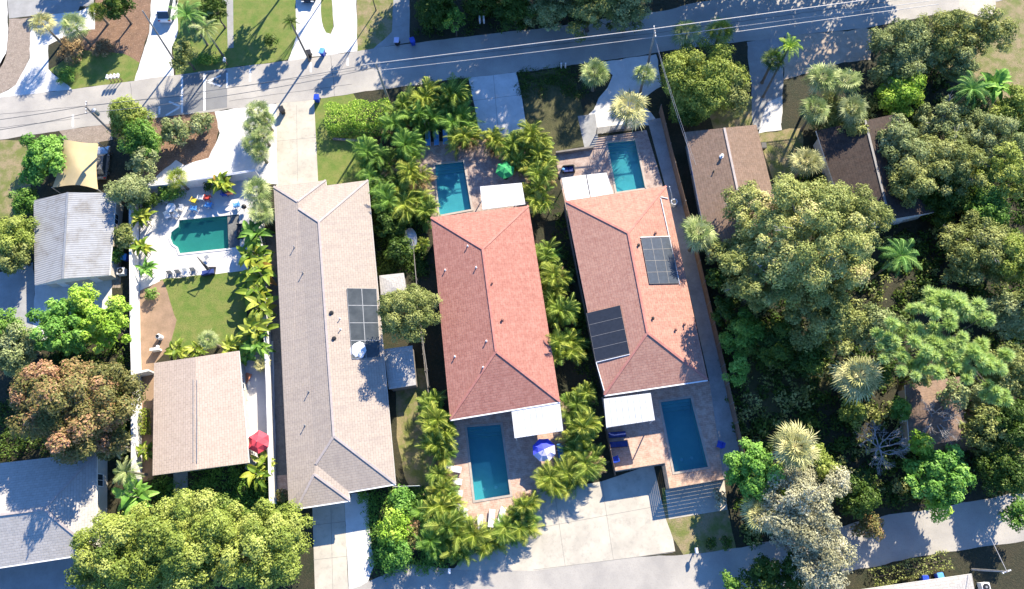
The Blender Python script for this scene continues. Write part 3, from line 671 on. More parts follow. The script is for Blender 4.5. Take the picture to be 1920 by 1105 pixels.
# bottom right building
house('house', 'white flat roofed building cut off at the bottom right corner', [(1612, 1106), (1822, 1076), (1838, 1165), (1625, 1195)], 3.0,
    [(1740, 1132, 3.3), (1745, 1145, 3.3)], [(0, 4, 1), (1, 4, 5, 2), (2, 5, 3), (3, 5, 4, 0)], 'roof_white', 'stucco', 0.35)
# little lean-to shed between the houses
house('garden_shed', 'low grey flat roofed shed left of the white garden rail', [(719, 655), (773, 648), (780, 722), (729, 730)], 2.2,
    [(745, 685, 2.34), (752, 695, 2.34)], [(0, 4, 1), (1, 4, 5, 2), (2, 5, 3), (3, 5, 4, 0)], 'roof_white', 'greywood', 0.12, cat='shed', windows=False, thick=.1)
house('garden_shed', 'little white roofed shed peeping out above the round trimmed tree', [(711, 517), (757, 512), (762, 548), (714, 553)], 2.1,
    [(732, 528, 2.24), (738, 538, 2.24)], [(0, 4, 1), (1, 4, 5, 2), (2, 5, 3), (3, 5, 4, 0)], 'roof_white', 'greywood', 0.12, cat='shed', windows=False, thick=.1)

# tan shade sail
q = [P(120, 262, 2.9), P(185, 268, 2.5), P(184, 356, 2.4), P(98, 352, 2.2)]
t = thing('shade_sail', 'tan fabric shade sail stretched over the parking spot above the grey roof', 'shade sail', (q[0].x, q[0].y, 0))
b = MB(); N = 10; vs = []; ctr = P(124, 330, 3.4)
for j in range(N + 1):
    for i in range(N + 1):
        u, v = i / N, j / N; e = 0.10 * 4
        p = q[0].lerp(q[1], u).lerp(q[3].lerp(q[2], u), v); c = (q[0] + q[1] + q[2] + q[3]) / 4
        k = e * (u * (1 - u) * (abs(v - .5) * 2) ** 2 + v * (1 - v) * (abs(u - .5) * 2) ** 2)
        p = p.lerp(c, k); p.z += 0.7 * (1 - abs(u - v)) * 4 * (u * (1 - u) + .0) ; vs.append(p)
fs = [(j * (N + 1) + i, (j + 1) * (N + 1) + i, (j + 1) * (N + 1) + i + 1, j * (N + 1) + i + 1) for j in range(N) for i in range(N)]
b.add(vs, fs); b.build('fabric', M['tan_canvas'], t, True, True)
for p in q:
    b = MB(); b.tube((p.x, p.y, 0), (p.x, p.y, p.z + .1), .06); b.build('post', M['greymetal'], t, True)

# slab joints and cracks
def joint(x0, y0, x1, y1, z, mat='joint', wd=.045):
    b = MB(); a, c = P(x0, y0), P(x1, y1); L = (c - a).length; n = max(2, int(L / .5)); d = (c - a).normalized(); s_ = Vector((-d.y, d.x, 0)); pts = []
    for i in range(n + 1):
        p = a.lerp(c, i / n); p += s_ * (0 if mat == 'joint' else .12 * noise.noise(p * .9)); p.z = z; pts.append(p)
    for p, q in zip(pts[:-1], pts[1:]): b.add([p - s_ * wd / 2, q - s_ * wd / 2, q + s_ * wd / 2, p + s_ * wd / 2], [(0, 1, 2, 3)])
    tag(b.build('paving_joint', M[mat]), kind='structure')
for j_ in [(1128, 903, 1150, 1049), (1010, 990, 1256, 945), (1060, 1063, 1040, 925), (1000, 1069, 1262, 1036)]: joint(*j_, .033)
for j_ in [(586, 985, 648, 978), (588, 1050, 652, 1043), (620, 930, 624, 1105), (520, 265, 593, 258), (556, 197, 558, 340), (880, 190, 978, 178), (925, 140, 935, 258)]: joint(*j_, .021)
M['tar'] = plain('tar seam', (0.10, 0.10, 0.10), .7)
for j_ in [(0, 215, 390, 176), (384, 172, 700, 128), (700, 122, 1200, 66), (0, 240, 150, 222), (430, 190, 660, 158), (245, 155, 250, 225), (620, 105, 628, 180), (1200, 66, 1800, -15)]: joint(*j_, .033, 'tar', .045)
# ---------------------------------------------------------------- vegetation generators
def mesh_np(name, V, nf, k, tint, mat, parent=None):
    """V: (nf*k,3) vertices of nf separate k-gons"""
    me = bpy.data.meshes.new(name); me.vertices.add(len(V)); me.vertices.foreach_set('co', np.ascontiguousarray(V, dtype=np.float32).ravel())
    me.loops.add(nf * k); me.loops.foreach_set('vertex_index', np.arange(nf * k, dtype=np.int32))
    me.polygons.add(nf); me.polygons.foreach_set('loop_start', np.arange(0, nf * k, k, dtype=np.int32)); me.polygons.foreach_set('loop_total', np.full(nf, k, dtype=np.int32))
    me.update(calc_edges=True)
    a = me.attributes.new('tint', 'FLOAT', 'FACE'); a.data.foreach_set('value', np.clip(tint, 0, 1).astype(np.float32))
    me.materials.append(mat); o = bpy.data.objects.new(name, me); COL.objects.link(o)
    if parent is not None: o.parent = parent
    return o
def leaves_at(C, Nn, size, rng, aspect=0.55):
    n = len(C); Nn = Nn / (np.linalg.norm(Nn, axis=1, keepdims=True) + 1e-9)
    r = rng.normal(size=(n, 3)); U = np.cross(Nn, r); U /= np.linalg.norm(U, axis=1, keepdims=True) + 1e-9; W = np.cross(Nn, U)
    s = size * rng.uniform(.6, 1.3, (n, 1)); a = aspect
    q = np.stack([C - U * s * .5, C + W * s * a * .5 + Nn * s * .05, C + U * s * .5, C - W * s * a * .5 + Nn * s * .05], axis=1)
    return q.reshape(-1, 3)
def crown_leaves(rx, ry, rz, nb, leaf, dens, rng, br=(.26, .42), flat=0.0, zlow=-.35, rag=.25):
    """clumps of leaves spread over an uneven ellipsoid; returns quads, tints and clump centres"""
    g = 2.399963; Cs, Ns, Ts, ctr = [], [], [], []; rm = (rx + ry) / 2
    for i in range(nb):
        z = 1 - (i + .5) / nb * (1 - zlow); z = max(-1, min(1, z + rng.uniform(-.08, .08)))
        h = math.sqrt(max(0, 1 - z * z)); th = i * g + rng.uniform(-.35, .35); k = rng.uniform(1 - rag - .2, 1.0)
        b = rng.uniform(*br); c = np.array([h * math.cos(th) * rx * (k - b * .55), h * math.sin(th) * ry * (k - b * .55), z * rz * (k - b * .35)])
        if i % 5 == 4: c = c * rng.uniform(.3, .6)
        ctr.append(c); R_ = b * rm; m = int(dens * R_ * R_ * 4) + 6
        d = rng.normal(size=(m, 3)); d /= np.linalg.norm(d, axis=1, keepdims=True); d[:, 2] = np.where(d[:, 2] < -.3, -d[:, 2], d[:, 2])
        rad = R_ * rng.uniform(.55, 1.12, (m, 1)) ** .8 * (1 + .22 * np.sin(d[:, :1] * 5 + i) * np.sin(d[:, 1:2] * 6 + i * 2))
        p = c + d * rad * np.array([1, 1, .78])
        Cs.append(p); Ns.append(d + rng.normal(size=(m, 3)) * .38 + np.array([.1, .15, .35])); Ts.append(np.clip(.5 + rng.normal() * .17 + rng.normal(size=m) * .14, 0, .95) if True else None)
    C, N_, T = np.concatenate(Cs), np.concatenate(Ns), np.concatenate(Ts)
    return leaves_at(C, N_, leaf, rng), T, ctr
def limbs(t, h, r0, ctr, rng, mat='bark', lean=(0, 0), n=9, zbase=0.0, rr=None):
    b = MB(); zt = h * .45; top = Vector((lean[0], lean[1], zt)); mid = Vector((lean[0] * .4 + rng.uniform(-.1, .1), lean[1] * .4, zt * .5))
    b.path([Vector((0, 0, zbase)), Vector((0, 0, zbase + .25)), mid, top], [r0 * 1.5, r0 * 1.05, r0 * .85, r0 * .7], 8)
    idx = list(range(len(ctr))); rng.shuffle(idx)
    for i in idx[:n]:
        e = Vector(ctr[i]); s = top if rng.random() > .3 else mid.lerp(top, .6); m = s.lerp(e, .5) + Vector((rng.uniform(-.3, .3), rng.uniform(-.3, .3), .25))
        b.path([s, m, e], [r0 * .42, r0 * .26, r0 * .08], 5)
    return b.build('trunk', M[mat], t)

PLANTN = [0]
def tree(name, label, px, py, rpx, h, mat, cat='tree', asp=1.0, rot=0.0, leaf=.27, dens=95, nb=None, rzk=.8, lean=(0, 0), trunk=True, dead=0, zlow=-.65, rag=.22, low=None, br=None, group=None):
    PLANTN[0] += 1; rng = np.random.default_rng(100 + PLANTN[0])
    r = rpx * MPP(px, py, h * .7); rz = min(r * rzk, h * .48); zc_ = h - rz
    c = P(px, py, zc_ + rz * .35); t = thing(name, label, cat, (c.x, c.y, 0), 0, group)
    rx, ry = r * asp ** .5, r / asp ** .5
    nb = nb or int(max(8, min(90, 8 + r * r * 2.4)))
    b_ = br or ((.30, .48) if r < 1.8 else (.20, .36) if r < 3.5 else (.13, .26))
    Q, T, ctr = crown_leaves(rx, ry, rz, nb, leaf, dens, rng, br=b_, zlow=zlow, rag=rag)
    cs, sn = math.cos(R(rot)), math.sin(R(rot)); Rm = np.array([[cs, -sn, 0], [sn, cs, 0], [0, 0, 1]])
    Q = Q @ Rm.T + np.array([0, 0, zc_]); Q[:, 2] = np.maximum(Q[:, 2], .05)
    ctr = [Rm @ k + np.array([0, 0, zc_]) for k in ctr]
    mesh_np('crown', Q, len(T), 4, T, M[mat], t)
    if trunk: limbs(t, h - rz * .6, max(.05, r * .055), ctr, rng, n=min(14, nb))
    if dead:
        b = MB()
        for k in range(dead):
            s = Vector((0, 0, zc_)); e = Vector(ctr[int(rng.integers(len(ctr)))]); e = e + (e - s).normalized() * .5; e.z += .4
            b.path([s, s.lerp(e, .75) + Vector((rng.uniform(-.4, .4), rng.uniform(-.4, .4), .3)), e], [.09, .06, .02], 5)
            for _ in range(4):
                e2 = e + Vector((rng.uniform(-.9, .9), rng.uniform(-.9, .9), rng.uniform(-.2, .3))); b.path([s.lerp(e, .75), e2], [.04, .012], 4)
        b.build('dead_branches', M['palebark'], t)
    return t
def shrub(name, label, px, py, rpx, h, mat, **k):
    k.setdefault('cat', 'shrub'); k.setdefault('leaf', .24); k.setdefault('dens', 60); k.setdefault('zlow', -.6); k.setdefault('rzk', 1.0)
    return tree(name, label, px, py, rpx, h, mat, **k)
def hedge(name, label, pts, h, wd, mat, leaf=.22, dens=120, cat='hedge'):
    """clipped hedge along pixel points"""
    PLANTN[0] += 1; rng = np.random.default_rng(100 + PLANTN[0]); W = [P(x, y, h * .8) for x, y in pts]; c = W[0]
    t = thing(name, label, cat, (c.x, c.y, 0)); Cs, Ns = [], []
    for a, b_ in zip(W[:-1], W[1:]):
        L = (b_ - a).length; m = int(L * (wd + 2 * h) * dens * .6); d = (b_ - a).normalized(); s = np.array([-d.y, d.x, 0]); dd = np.array([d.x, d.y, 0])
        u = rng.uniform(-.2, L + .2, m); v = rng.uniform(-1, 1, m); z = rng.uniform(.05, 1, m); side = rng.random(m) < .55
        v2 = np.where(side, np.sign(v) * rng.uniform(.85, 1.1, m), v); z2 = np.where(side, z * h, h * rng.uniform(.82, 1.08, m)) + .1 * np.sin(u * 2.3) 
        Cs.append(np.array([a.x - c.x, a.y - c.y, 0]) + np.outer(u, dd) + np.outer(v2 * wd / 2 * (1 + .15 * np.sin(u * 1.7 + v)), s) + np.outer(z2, [0, 0, 1]))
        n = np.outer(np.where(side, v2, 0), s) + np.outer(np.where(side, .3, 1), [0, 0, 1]); Ns.append(n + rng.normal(size=(m, 3)) * .6)
    C, N_ = np.concatenate(Cs), np.concatenate(Ns); T = .5 + rng.normal(size=len(C)) * .24
    mesh_np('foliage', leaves_at(C, N_, leaf, rng), len(C), 4, T, M[mat], t)
    b = MB()
    for a, b_ in zip(W[:-1], W[1:]):
        k = max(2, int((b_ - a).length / .8))
        for i in range(k + 1):
            p = a.lerp(b_, i / k) - c; b.tube((p.x, p.y, 0), (p.x, p.y, h * .7), .05, .03, 5)
    for a, b_ in zip(W[:-1], W[1:]): b.beam((a.x - c.x, a.y - c.y, .1), (b_.x - c.x, b_.y - c.y, .1), .1, .08)
    b.build('stems', M['bark'], t); return t

def frond(V, T, base, az, L, el, droop, nl, lw, ll, rng, tint, vee=.5):
    """one arching feather frond: leaflets as quads"""
    p = np.array(base, float); e = el; st = L / nl; pts = []; 
    for i in range(nl + 1):
        d = np.array([math.cos(az) * math.cos(e), math.sin(az) * math.cos(e), math.sin(e)]); pts.append((p.copy(), d)); p = p + d * st; e -= droop / nl
    for i in range(1, nl + 1):
        q, d = pts[i]; s = np.array([-math.sin(az), math.cos(az), 0]); u = i / nl; w_ = ll * (math.sin(math.pi * min(1, .18 + u * .8)) ** .7) * rng.uniform(.85, 1.1)
        for sg in (-1, 1):
            o = s * sg * (.85) + d * (.55 + .3 * u) + np.array([0, 0, vee * .35 - .35 * rng.random()]); o /= np.linalg.norm(o); tip = q + o * w_; tip[2] -= .12 * w_
            wd = d * lw * .5; V += [q - wd, q + wd, q + o * w_ * .6 + wd * .9, tip]; T.append(tint + rng.normal() * .08)
    q0 = pts[0][0]; s = np.array([-math.sin(az), math.cos(az), 0]) * .025
    for i in range(nl):
        a, c = pts[i][0], pts[i + 1][0]; V += [a - s, a + s, c + s, c - s]; T.append(.95)
PROTO = {}
def areca_mesh(seed):
    rng = np.random.default_rng(seed); V, T = [], []; lean = rng.uniform(0, 6.28)
    for st in range(9):
        a = rng.uniform(0, 6.28); rr = rng.uniform(.0, 1.05); bx, by = rr * math.cos(a), rr * math.sin(a); bz = rng.uniform(.7, 2.2); tn = .47 + rng.normal() * .15; nf = int(rng.integers(5, 9))
        for k in range(nf):
            az = a + rng.normal() * 1.25 if rr > .4 else k * 2.4 + rng.uniform(-.4, .4); young = k / nf; dry = rng.random() < .05
            frond(V, T, (bx, by, bz), az, rng.uniform(1.0, 2.05), R(rng.uniform(30, 82)), R(rng.uniform(70, 130)), 15, .06, rng.uniform(.38, .58), rng, .95 if dry else tn + rng.normal() * .16)
    return np.array(V), np.array(T)
def queen_mesh(seed, n=20, L=2.6):
    rng = np.random.default_rng(seed); V, T = [], []
    for k in range(n):
        frond(V, T, (0, 0, 0), k * 2.4 + rng.uniform(-.2, .2), L * rng.uniform(.8, 1.1), R(70 - 75 * k / n), R(rng.uniform(70, 110)), 20, .07, .62, rng, .5 + rng.normal() * .15)
    return np.array(V), np.array(T)
def fan_mesh(seed, n=40, pet=1.0, fl=1.05):
    """fan palm head: costapalmate leaves on stalks all round a bud"""
    rng = np.random.default_rng(seed); V, T = [], []
    for k in range(n):
        az = k * 2.4 + rng.uniform(-.25, .25); el = R(72 - 95 * (k / n) + rng.uniform(-20, 20)); dry = k > n * .93
        d = np.array([math.cos(az) * math.cos(el), math.sin(az) * math.cos(el), math.sin(el)]); s = np.array([-math.sin(az), math.cos(az), 0]); up = np.cross(d, s) * -1
        L = pet * rng.uniform(.75, 1.1) * (.6 + .4 * min(1, 1.8 * k / n)); c = d * L; w_ = s * .022; V += [-w_, w_, c + w_, c - w_]; T.append(.9)
        tn = .5 + rng.normal() * .22
        m = 15
        for j in range(m):
            th = (j / (m - 1) - .5) * R(215); o = d * math.cos(th) + s * math.sin(th); lf = fl * rng.uniform(.7, 1.12) * (1 - .22 * abs(th) / 2)
            a = c + o * .08; mid = c + o * lf * .6 + up * .03; tip = c + o * lf; tip[2] -= .2 * lf + .25 * rng.random(); side = np.cross(o, up); side /= np.linalg.norm(side) + 1e-9
            V += [a, mid - side * .036 * fl, tip, mid + side * .036 * fl]; T.append(tn + rng.normal() * .1 + .12 * abs(math.sin(j * 1.57)))
    return np.array(V), np.array(T)
def banana_mesh(seed, n=22, L=1.6, wd=.46):
    rng = np.random.default_rng(seed); V, T = [], []
    for k in range(n):
        az = k * 2.4 + rng.uniform(-.3, .3); e = R(78 - 45 * k / n); p = np.array([rng.uniform(-.3, .3), rng.uniform(-.3, .3), rng.uniform(.5, 1.2)]); tn = .5 + rng.normal() * .2; m = 7; l = L * rng.uniform(.7, 1.1); prev = None
        s = np.array([-math.sin(az), math.cos(az), 0])
        for i in range(m + 1):
            w_ = wd * math.sin(math.pi * (.08 + .9 * i / m)) * .5; cur = (p - s * w_ + [0, 0, w_ * .3], p.copy(), p + s * w_ + [0, 0, w_ * .3])
            if prev is not None:
                V += [prev[0], prev[1], cur[1], cur[0]]; V += [prev[1], prev[2], cur[2], cur[1]]; T += [tn, tn + .08]
            prev = cur; d = np.array([math.cos(az) * math.cos(e), math.sin(az) * math.cos(e), math.sin(e)]); p = p + d * l / m; e -= R(95) / m
    return np.array(V), np.array(T)
def proto_head(kind, var, mat, gen):
    """palm head meshes are shared between palms"""
    key = (kind, var, mat)
    if key not in PROTO:
        V, T = gen(sum(map(ord, kind)) + var * 17); o = mesh_np('fronds', V, len(T), 4, T, M[mat]); PROTO[key] = o.data; bpy.data.objects.remove(o)
    return PROTO[key]
def headed(name, label, cat, px, py, rpx, h, mat, kind, gen, rnat, trunk_r=.16, lean=(0, 0), group=None, zhead=None):
    PLANTN[0] += 1; i = PLANTN[0]; rng = random.Random(i)
    zh = h if zhead is None else zhead
    s = rpx * MPP(px, py, h) / rnat; c = P(px, py, h); t = thing(name, label, cat, (c.x + lean[0], c.y + lean[1], 0), 0, group)
    o = bpy.data.objects.new('crown', proto_head(kind, i % (6 if kind == 'areca' else 3), mat, gen)); COL.objects.link(o); o.parent = t
    o.location = (-lean[0], -lean[1], zh if zhead is None else zhead); o.scale = (s * rng.uniform(.9, 1.1), s * rng.uniform(.9, 1.1), s if zhead is None else s * rng.uniform(.95, 1.35)); o.rotation_euler = (rng.uniform(-.12, .12), rng.uniform(-.12, .12), rng.uniform(0, 6.28))
    if kind == 'areca':
        o2 = bpy.data.objects.new('lower_fronds', proto_head(kind, (i + 2) % 6, 'L_mid' if i % 4 else 'L_brown', gen)); COL.objects.link(o2); o2.parent = t; o2.scale = (s * .85, s * .85, s * .6); o2.rotation_euler = (0, 0, rng.uniform(0, 6.28))
    if zhead is None:
        b = MB(); top = Vector((-lean[0], -lean[1], h)); m = Vector((-lean[0] * .35, -lean[1] * .35, h * .5))
        b.path([Vector((0, 0, 0)), Vector((0, 0, .3)), m, top + Vector((0, 0, .1))], [trunk_r * 1.5, trunk_r * 1.1, trunk_r, trunk_r * .9], 8); b.build('trunk', M['palmbark'], t)
    else:
        b = MB()
        for k in range(6):
            a = k * 2.4; p = Vector((.5 * s * math.cos(a) * (k / 6), .5 * s * math.sin(a) * (k / 6), 0)); b.tube(p, p + Vector((.1 * math.cos(a), .1 * math.sin(a), 1.9 * s)), .05, .035, 6)
        b.build('stems', M['palmbark'], t)
    return t
def sabal(label, px, py, r, h=5.5, mat='L_sabal', name='fan_palm', **k): return headed(name, label, 'palm', px, py, r, h, mat, 'fan', fan_mesh, 1.85, **k)
def queen(label, px, py, r, h=7, mat='L_queen', name='feather_palm', **k): return headed(name, label, 'palm', px, py, r, h, mat, 'queen', queen_mesh, 2.35, .13, **k)
def areca(label, px, py, r, h=2.6, mat='L_areca', **k):
    if mat == 'L_areca' and PLANTN[0] % 3 == 0: mat = 'L_areca2'
    return headed('areca_palm', label, 'palm', px, py, r * 1.12, h, mat, 'areca', areca_mesh, 1.9, zhead=0.0, group='clumping palms around the houses', **k)
def banana(label, px, py, r, h=2.0, mat='L_bright', name='banana_plant', **k): return headed(name, label, 'plant', px, py, r, h, mat, 'banana', banana_mesh, 1.15, zhead=0.0, **k)
def bare(label, px, py, rpx, h):
    PLANTN[0] += 1; rng = random.Random(PLANTN[0]); r = rpx * MPP(px, py, h); c = P(px, py, h * .75); t = thing('bare_tree', label, 'tree', (c.x, c.y, 0)); b = MB()
    def grow(p, d, L, rad, dep):
        q = p + d * L * .5 + Vector((rng.uniform(-.1, .1), rng.uniform(-.1, .1), 0)) * L; e = q + (d + Vector((rng.uniform(-.35, .35), rng.uniform(-.35, .35), rng.uniform(-.1, .2)))).normalized() * L * .5
        b.path([p, q, e], [rad, rad * .8, rad * .6], 5)
        if dep > 0:
            for k in range(3 if dep > 1 else 4):
                nd = (e - q).normalized() + Vector((rng.uniform(-.9, .9), rng.uniform(-.9, .9), rng.uniform(-.3, .4))); grow(e if k else q, nd.normalized(), L * .68, rad * .55, dep - 1)
    tr = MB(); tr.path([Vector((0, 0, 0)), Vector((.1, 0, h * .3)), Vector((0, .1, h * .55))], [.22, .17, .13], 8); tr.build('trunk', M['palebark'], t)
    for k in range(7):
        a = k * .9 + rng.uniform(-.2, .2); grow(Vector((0, .05, h * .5)), Vector((math.cos(a), math.sin(a), .55)).normalized(), r * .48, .085, 4)
    b.build('branches', M['palebark'], t); return t
def puffpine(label, px, py, h, puffs, mat='L_pine'):
    """needle tufts at the branch ends, each tuft traced at its own height"""
    PLANTN[0] += 1; rng = np.random.default_rng(PLANTN[0]); c = P(px, py, h * .8); t = thing('pine_tree', label, 'tree', (c.x, c.y, 0)); Vs, Ts = [], []; b = MB()
    b.path([Vector((0, 0, 0)), Vector((.1, .1, h * .5)), Vector((0, 0, h * .92))], [.3, .22, .08], 8)
    for x, y, r_, dz in puffs:
        p0 = P(x, y, h + dz); rr = 1.3 * r_ * MPP(x, y, h); loc = Vector((p0.x - c.x, p0.y - c.y, h + dz)); s = Vector((0, 0, h * (.55 + .3 * rng.random())))
        b.path([s, s.lerp(loc, .5) + Vector((0, 0, .2)), loc], [.12, .08, .04], 5)
        for k in range(5):
            cc = np.array(loc) + rng.normal(size=3) * rr * .42 * np.array([1, 1, .5]); m = 330; d = rng.normal(size=(m, 3)); d /= np.linalg.norm(d, axis=1, keepdims=True); d[:, 2] = np.abs(d[:, 2]) * .9 - .15
            L = rr * rng.uniform(.38, .62, (m, 1)); s_ = np.cross(d, rng.normal(size=(m, 3))); s_ /= np.linalg.norm(s_, axis=1, keepdims=True); s_ *= .045
            q = np.stack([cc + d * .05, cc + d * L * .6 + s_, cc + d * L, cc + d * L * .6 - s_], axis=1).reshape(-1, 3); Vs.append(q); Ts.append(.55 + rng.normal() * .12 + rng.normal(size=m) * .15)
    V, T = np.concatenate(Vs), np.concatenate(Ts); mesh_np('needles', V, len(T), 4, T, M[mat], t); b.build('trunk', M['bark'], t); return t

# ---------------------------------------------------------------- planting, upper left
sabal('leftmost fan palm beside the tan gravel bed at upper left', 80, 45, 27, 4.2, 'L_pale'); sabal('second fan palm from the left on the shell path corner', 137, 48, 27, 4.2)
sabal('yellowing low fan palm at the end of the blue shaded driveway', 183, 22, 22, 2.6, 'L_areca')
tree('broad_tree', 'dark tree at the top edge above the brown mulch slope', 212, 2, 36, 6, 'L_dark'); shrub('dry_shrub', 'brown dry shrub below the two fan palms', 130, 92, 30, 1.6, 'L_brown'); shrub('dry_shrub', 'small brown shrub in front of the mulch slope', 190, 88, 22, 1.1, 'L_brown')
shrub('shrub', 'green shrub at the pointed corner of the lawn by the road', 122, 142, 20, 1.2, 'L_mid')
queen('dark feather palm at the top between the white car and the lawn', 352, 30, 36, 6); queen('feather palm standing left of the narrow walkway', 385, 55, 30, 5.5, 'L_sabal'); tree('broad_tree', 'dark bushy tree along the driveway below the white car', 340, 98, 30, 5, 'L_oak', asp=.6)
tree('broad_tree', 'round dark tree at the top edge by the walkway', 395, 8, 32, 6, 'L_dark')
shrub('hedge_shrub', 'low clipped shrub row at the road verge left of the mailbox post', 385, 112, 16, .8, 'L_mid', asp=3.5)
shrub('shrub', 'small dark shrub casting a long shadow on the upper lawn', 505, 75, 15, 1.6, 'L_dark'); queen('tall thin palm at the lawn corner beside the black bin', 545, 42, 17, 8, 'L_dark', name='thin_palm')
tree('feathery_tree', 'bright feathery tree behind the leaning pole with a transformer', 232, 210, 50, 6, 'L_yel', rag=.4, leaf=.26); tree('feathery_tree', 'darker green tree between the leaning pole and the mulch bed', 262, 258, 46, 5.2, 'L_mid', rag=.35)
tree('olive_tree', 'olive green shrubby tree along the road above the mulch bed', 322, 245, 36, 3.6, 'L_grey', asp=1.3, rag=.3); tree('olive_tree', 'small grey green tree at the mulch bed corner by the white drive', 372, 228, 28, 3.0, 'L_grey', asp=1.2, rag=.35)
tree('bright_tree', 'bright green tree left of the tan shade sail', 75, 290, 58, 5.2, 'L_bright', rag=.4, leaf=.34); tree('feathery_tree', 'grey feathery tree right of the tan shade sail', 240, 345, 46, 5.4, 'L_grey', rag=.45, leaf=.24); tree('feathery_tree', 'grey green tree below the parked silver car', 262, 300, 32, 4.6, 'L_grey', rag=.4)
sabal('wispy palm leaning over the white wall of the pool yard', 332, 335, 24, 3.0, 'L_areca', name='wispy_palm')
for x, y, r, h, l in [(484, 208, 25, 2.8, 'topmost'), (498, 226, 20, 2.6, 'upper right'), (476, 236, 24, 2.6, 'left middle'), (492, 254, 24, 2.6, 'right middle'), (474, 270, 24, 2.5, 'lower left'), (488, 288, 24, 2.4, 'lowest')]: sabal(l + ' fan palm of the island in the white driveway', x, y, r, h)
hedge('clipped_hedge', 'thick bright green hedge along the upper lawn by the blue bin', [(612, 218), (665, 214), (728, 210)], 2.0, 3.2, 'L_lime'); hedge('clipped_hedge', 'second row of the hedge facing the small lawn', [(618, 244), (665, 242), (728, 242)], 1.3, 1.2, 'L_mid')
LS = ['right end of the long hedge, upper clump', 'right end of the long hedge, lower clump', 'above the three blue loungers on the left', 'above the three blue loungers on the right', 'at the left edge of the upper concrete drive', 'left edge of the upper drive, next to the pool', 'behind the blue loungers, far left',
      'the pool deck corner left of the blue loungers']
for (x, y, r, m), s in zip([(757, 198, 34, 'L_areca'), (745, 238, 32, 'L_mid'), (800, 188, 32, 'L_areca'), (848, 186, 36, 'L_areca'), (862, 222, 34, 'L_mid'), (872, 256, 28, 'L_areca'), (795, 225, 34, 'L_mid'), (768, 275, 34, 'L_mid')], LS): areca('areca palm clump at ' + s, x, y, r, mat=m)
for x, y, r, m, s in [(690, 290, 34, 'L_mid', 'dark palm clump at the right edge of the small lawn'), (728, 300, 30, 'L_dark', 'dark palm clump in the gap between lawn and pool deck'), (705, 335, 30, 'L_mid', 'palm clump touching the taupe roof corner'), (725, 378, 34, 'L_mid', 'palm clump beside the taupe roof below its corner'),
                      (740, 345, 28, 'L_dark', 'deep green palm clump between two brighter ones'), (778, 328, 32, 'L_areca', 'bright palm clump left of the upper pool'), (768, 378, 38, 'L_areca', 'big bright palm clump at the red roof corner'), (795, 395, 26, 'L_areca', 'small palm clump at the lower corner of the upper pool'), (788, 450, 14, 'L_areca', 'tiny palm beside the red roof edge near the oval spa cover')]: areca(s, x, y, r, mat=m)
for x, y, r, s in [(928, 262, 28, 'at the lower left corner of the upper drive'), (960, 268, 34, 'below the upper drive, second from left'), (998, 258, 34, 'below the upper drive, at its right corner'), (1008, 295, 34, 'right of the green umbrella'), (1015, 330, 32, 'right of the upper white canopy'), (1012, 365, 32, 'right of the canopy by the red roof corner'), (970, 300, 22, 'just above the green umbrella')]: areca('yellow green palm clump ' + s, x, y, r)
for x, y, r, s in [(1026, 472, 27, 'topmost of those between the two red roofs'), (1038, 512, 29, 'second from top between the two red roofs'), (1036, 540, 24, 'third from top between the two red roofs'), (1046, 584, 34, 'fourth from top between the two red roofs'), (1056, 645, 36, 'lowest of the five between the two red roofs')]: areca('palm clump ' + s, x, y, r)
tree('trimmed_tree', 'round trimmed olive tree between the taupe roof and the red roof', 765, 582, 60, 9, 'L_oak', rag=.06, leaf=.2, dens=150, nb=60, br=(.16, .26), rzk=.75, low=1)
# around the lower pool
for x, y, r, s in [(805, 760, 26, 'top of the column left of the lower white canopy pool'), (822, 795, 36, 'at the lower left corner of the red roof'), (822, 840, 32, 'beside the deck above the row of white loungers'), (825, 885, 26, 'behind the topmost white lounger'), (830, 925, 28, 'behind the lower white loungers'), (828, 955, 34, 'left bottom bend of the palm ring'),
                      (850, 992, 36, 'lower left of the palm ring'), (885, 1012, 32, 'bottom of the palm ring, left of middle'), (915, 1018, 28, 'bottom middle of the palm ring'), (948, 996, 30, 'bottom of the palm ring, right of middle'), (978, 972, 34, 'lower right of the palm ring'), (985, 945, 28, 'right end of the palm ring by the drive'), (858, 1035, 26, 'outermost at the very bottom of the palm ring')]: areca('ring palm clump ' + s, x, y, r)
for x, y, r, s in [(1032, 900, 32, 'left end of the row above the big concrete drive'), (1070, 892, 32, 'middle of the row above the big concrete drive'), (1102, 868, 34, 'right end of the row above the big concrete drive'), (1082, 838, 32, 'right of the blue and white umbrella'), (1088, 800, 32, 'right of the lower white canopy'), (1080, 762, 32, 'beside the lower right corner of the red roof'), (1098, 742, 24, 'small one between the red roof and the salmon roof')]: areca('bright palm clump ' + s, x, y, r)
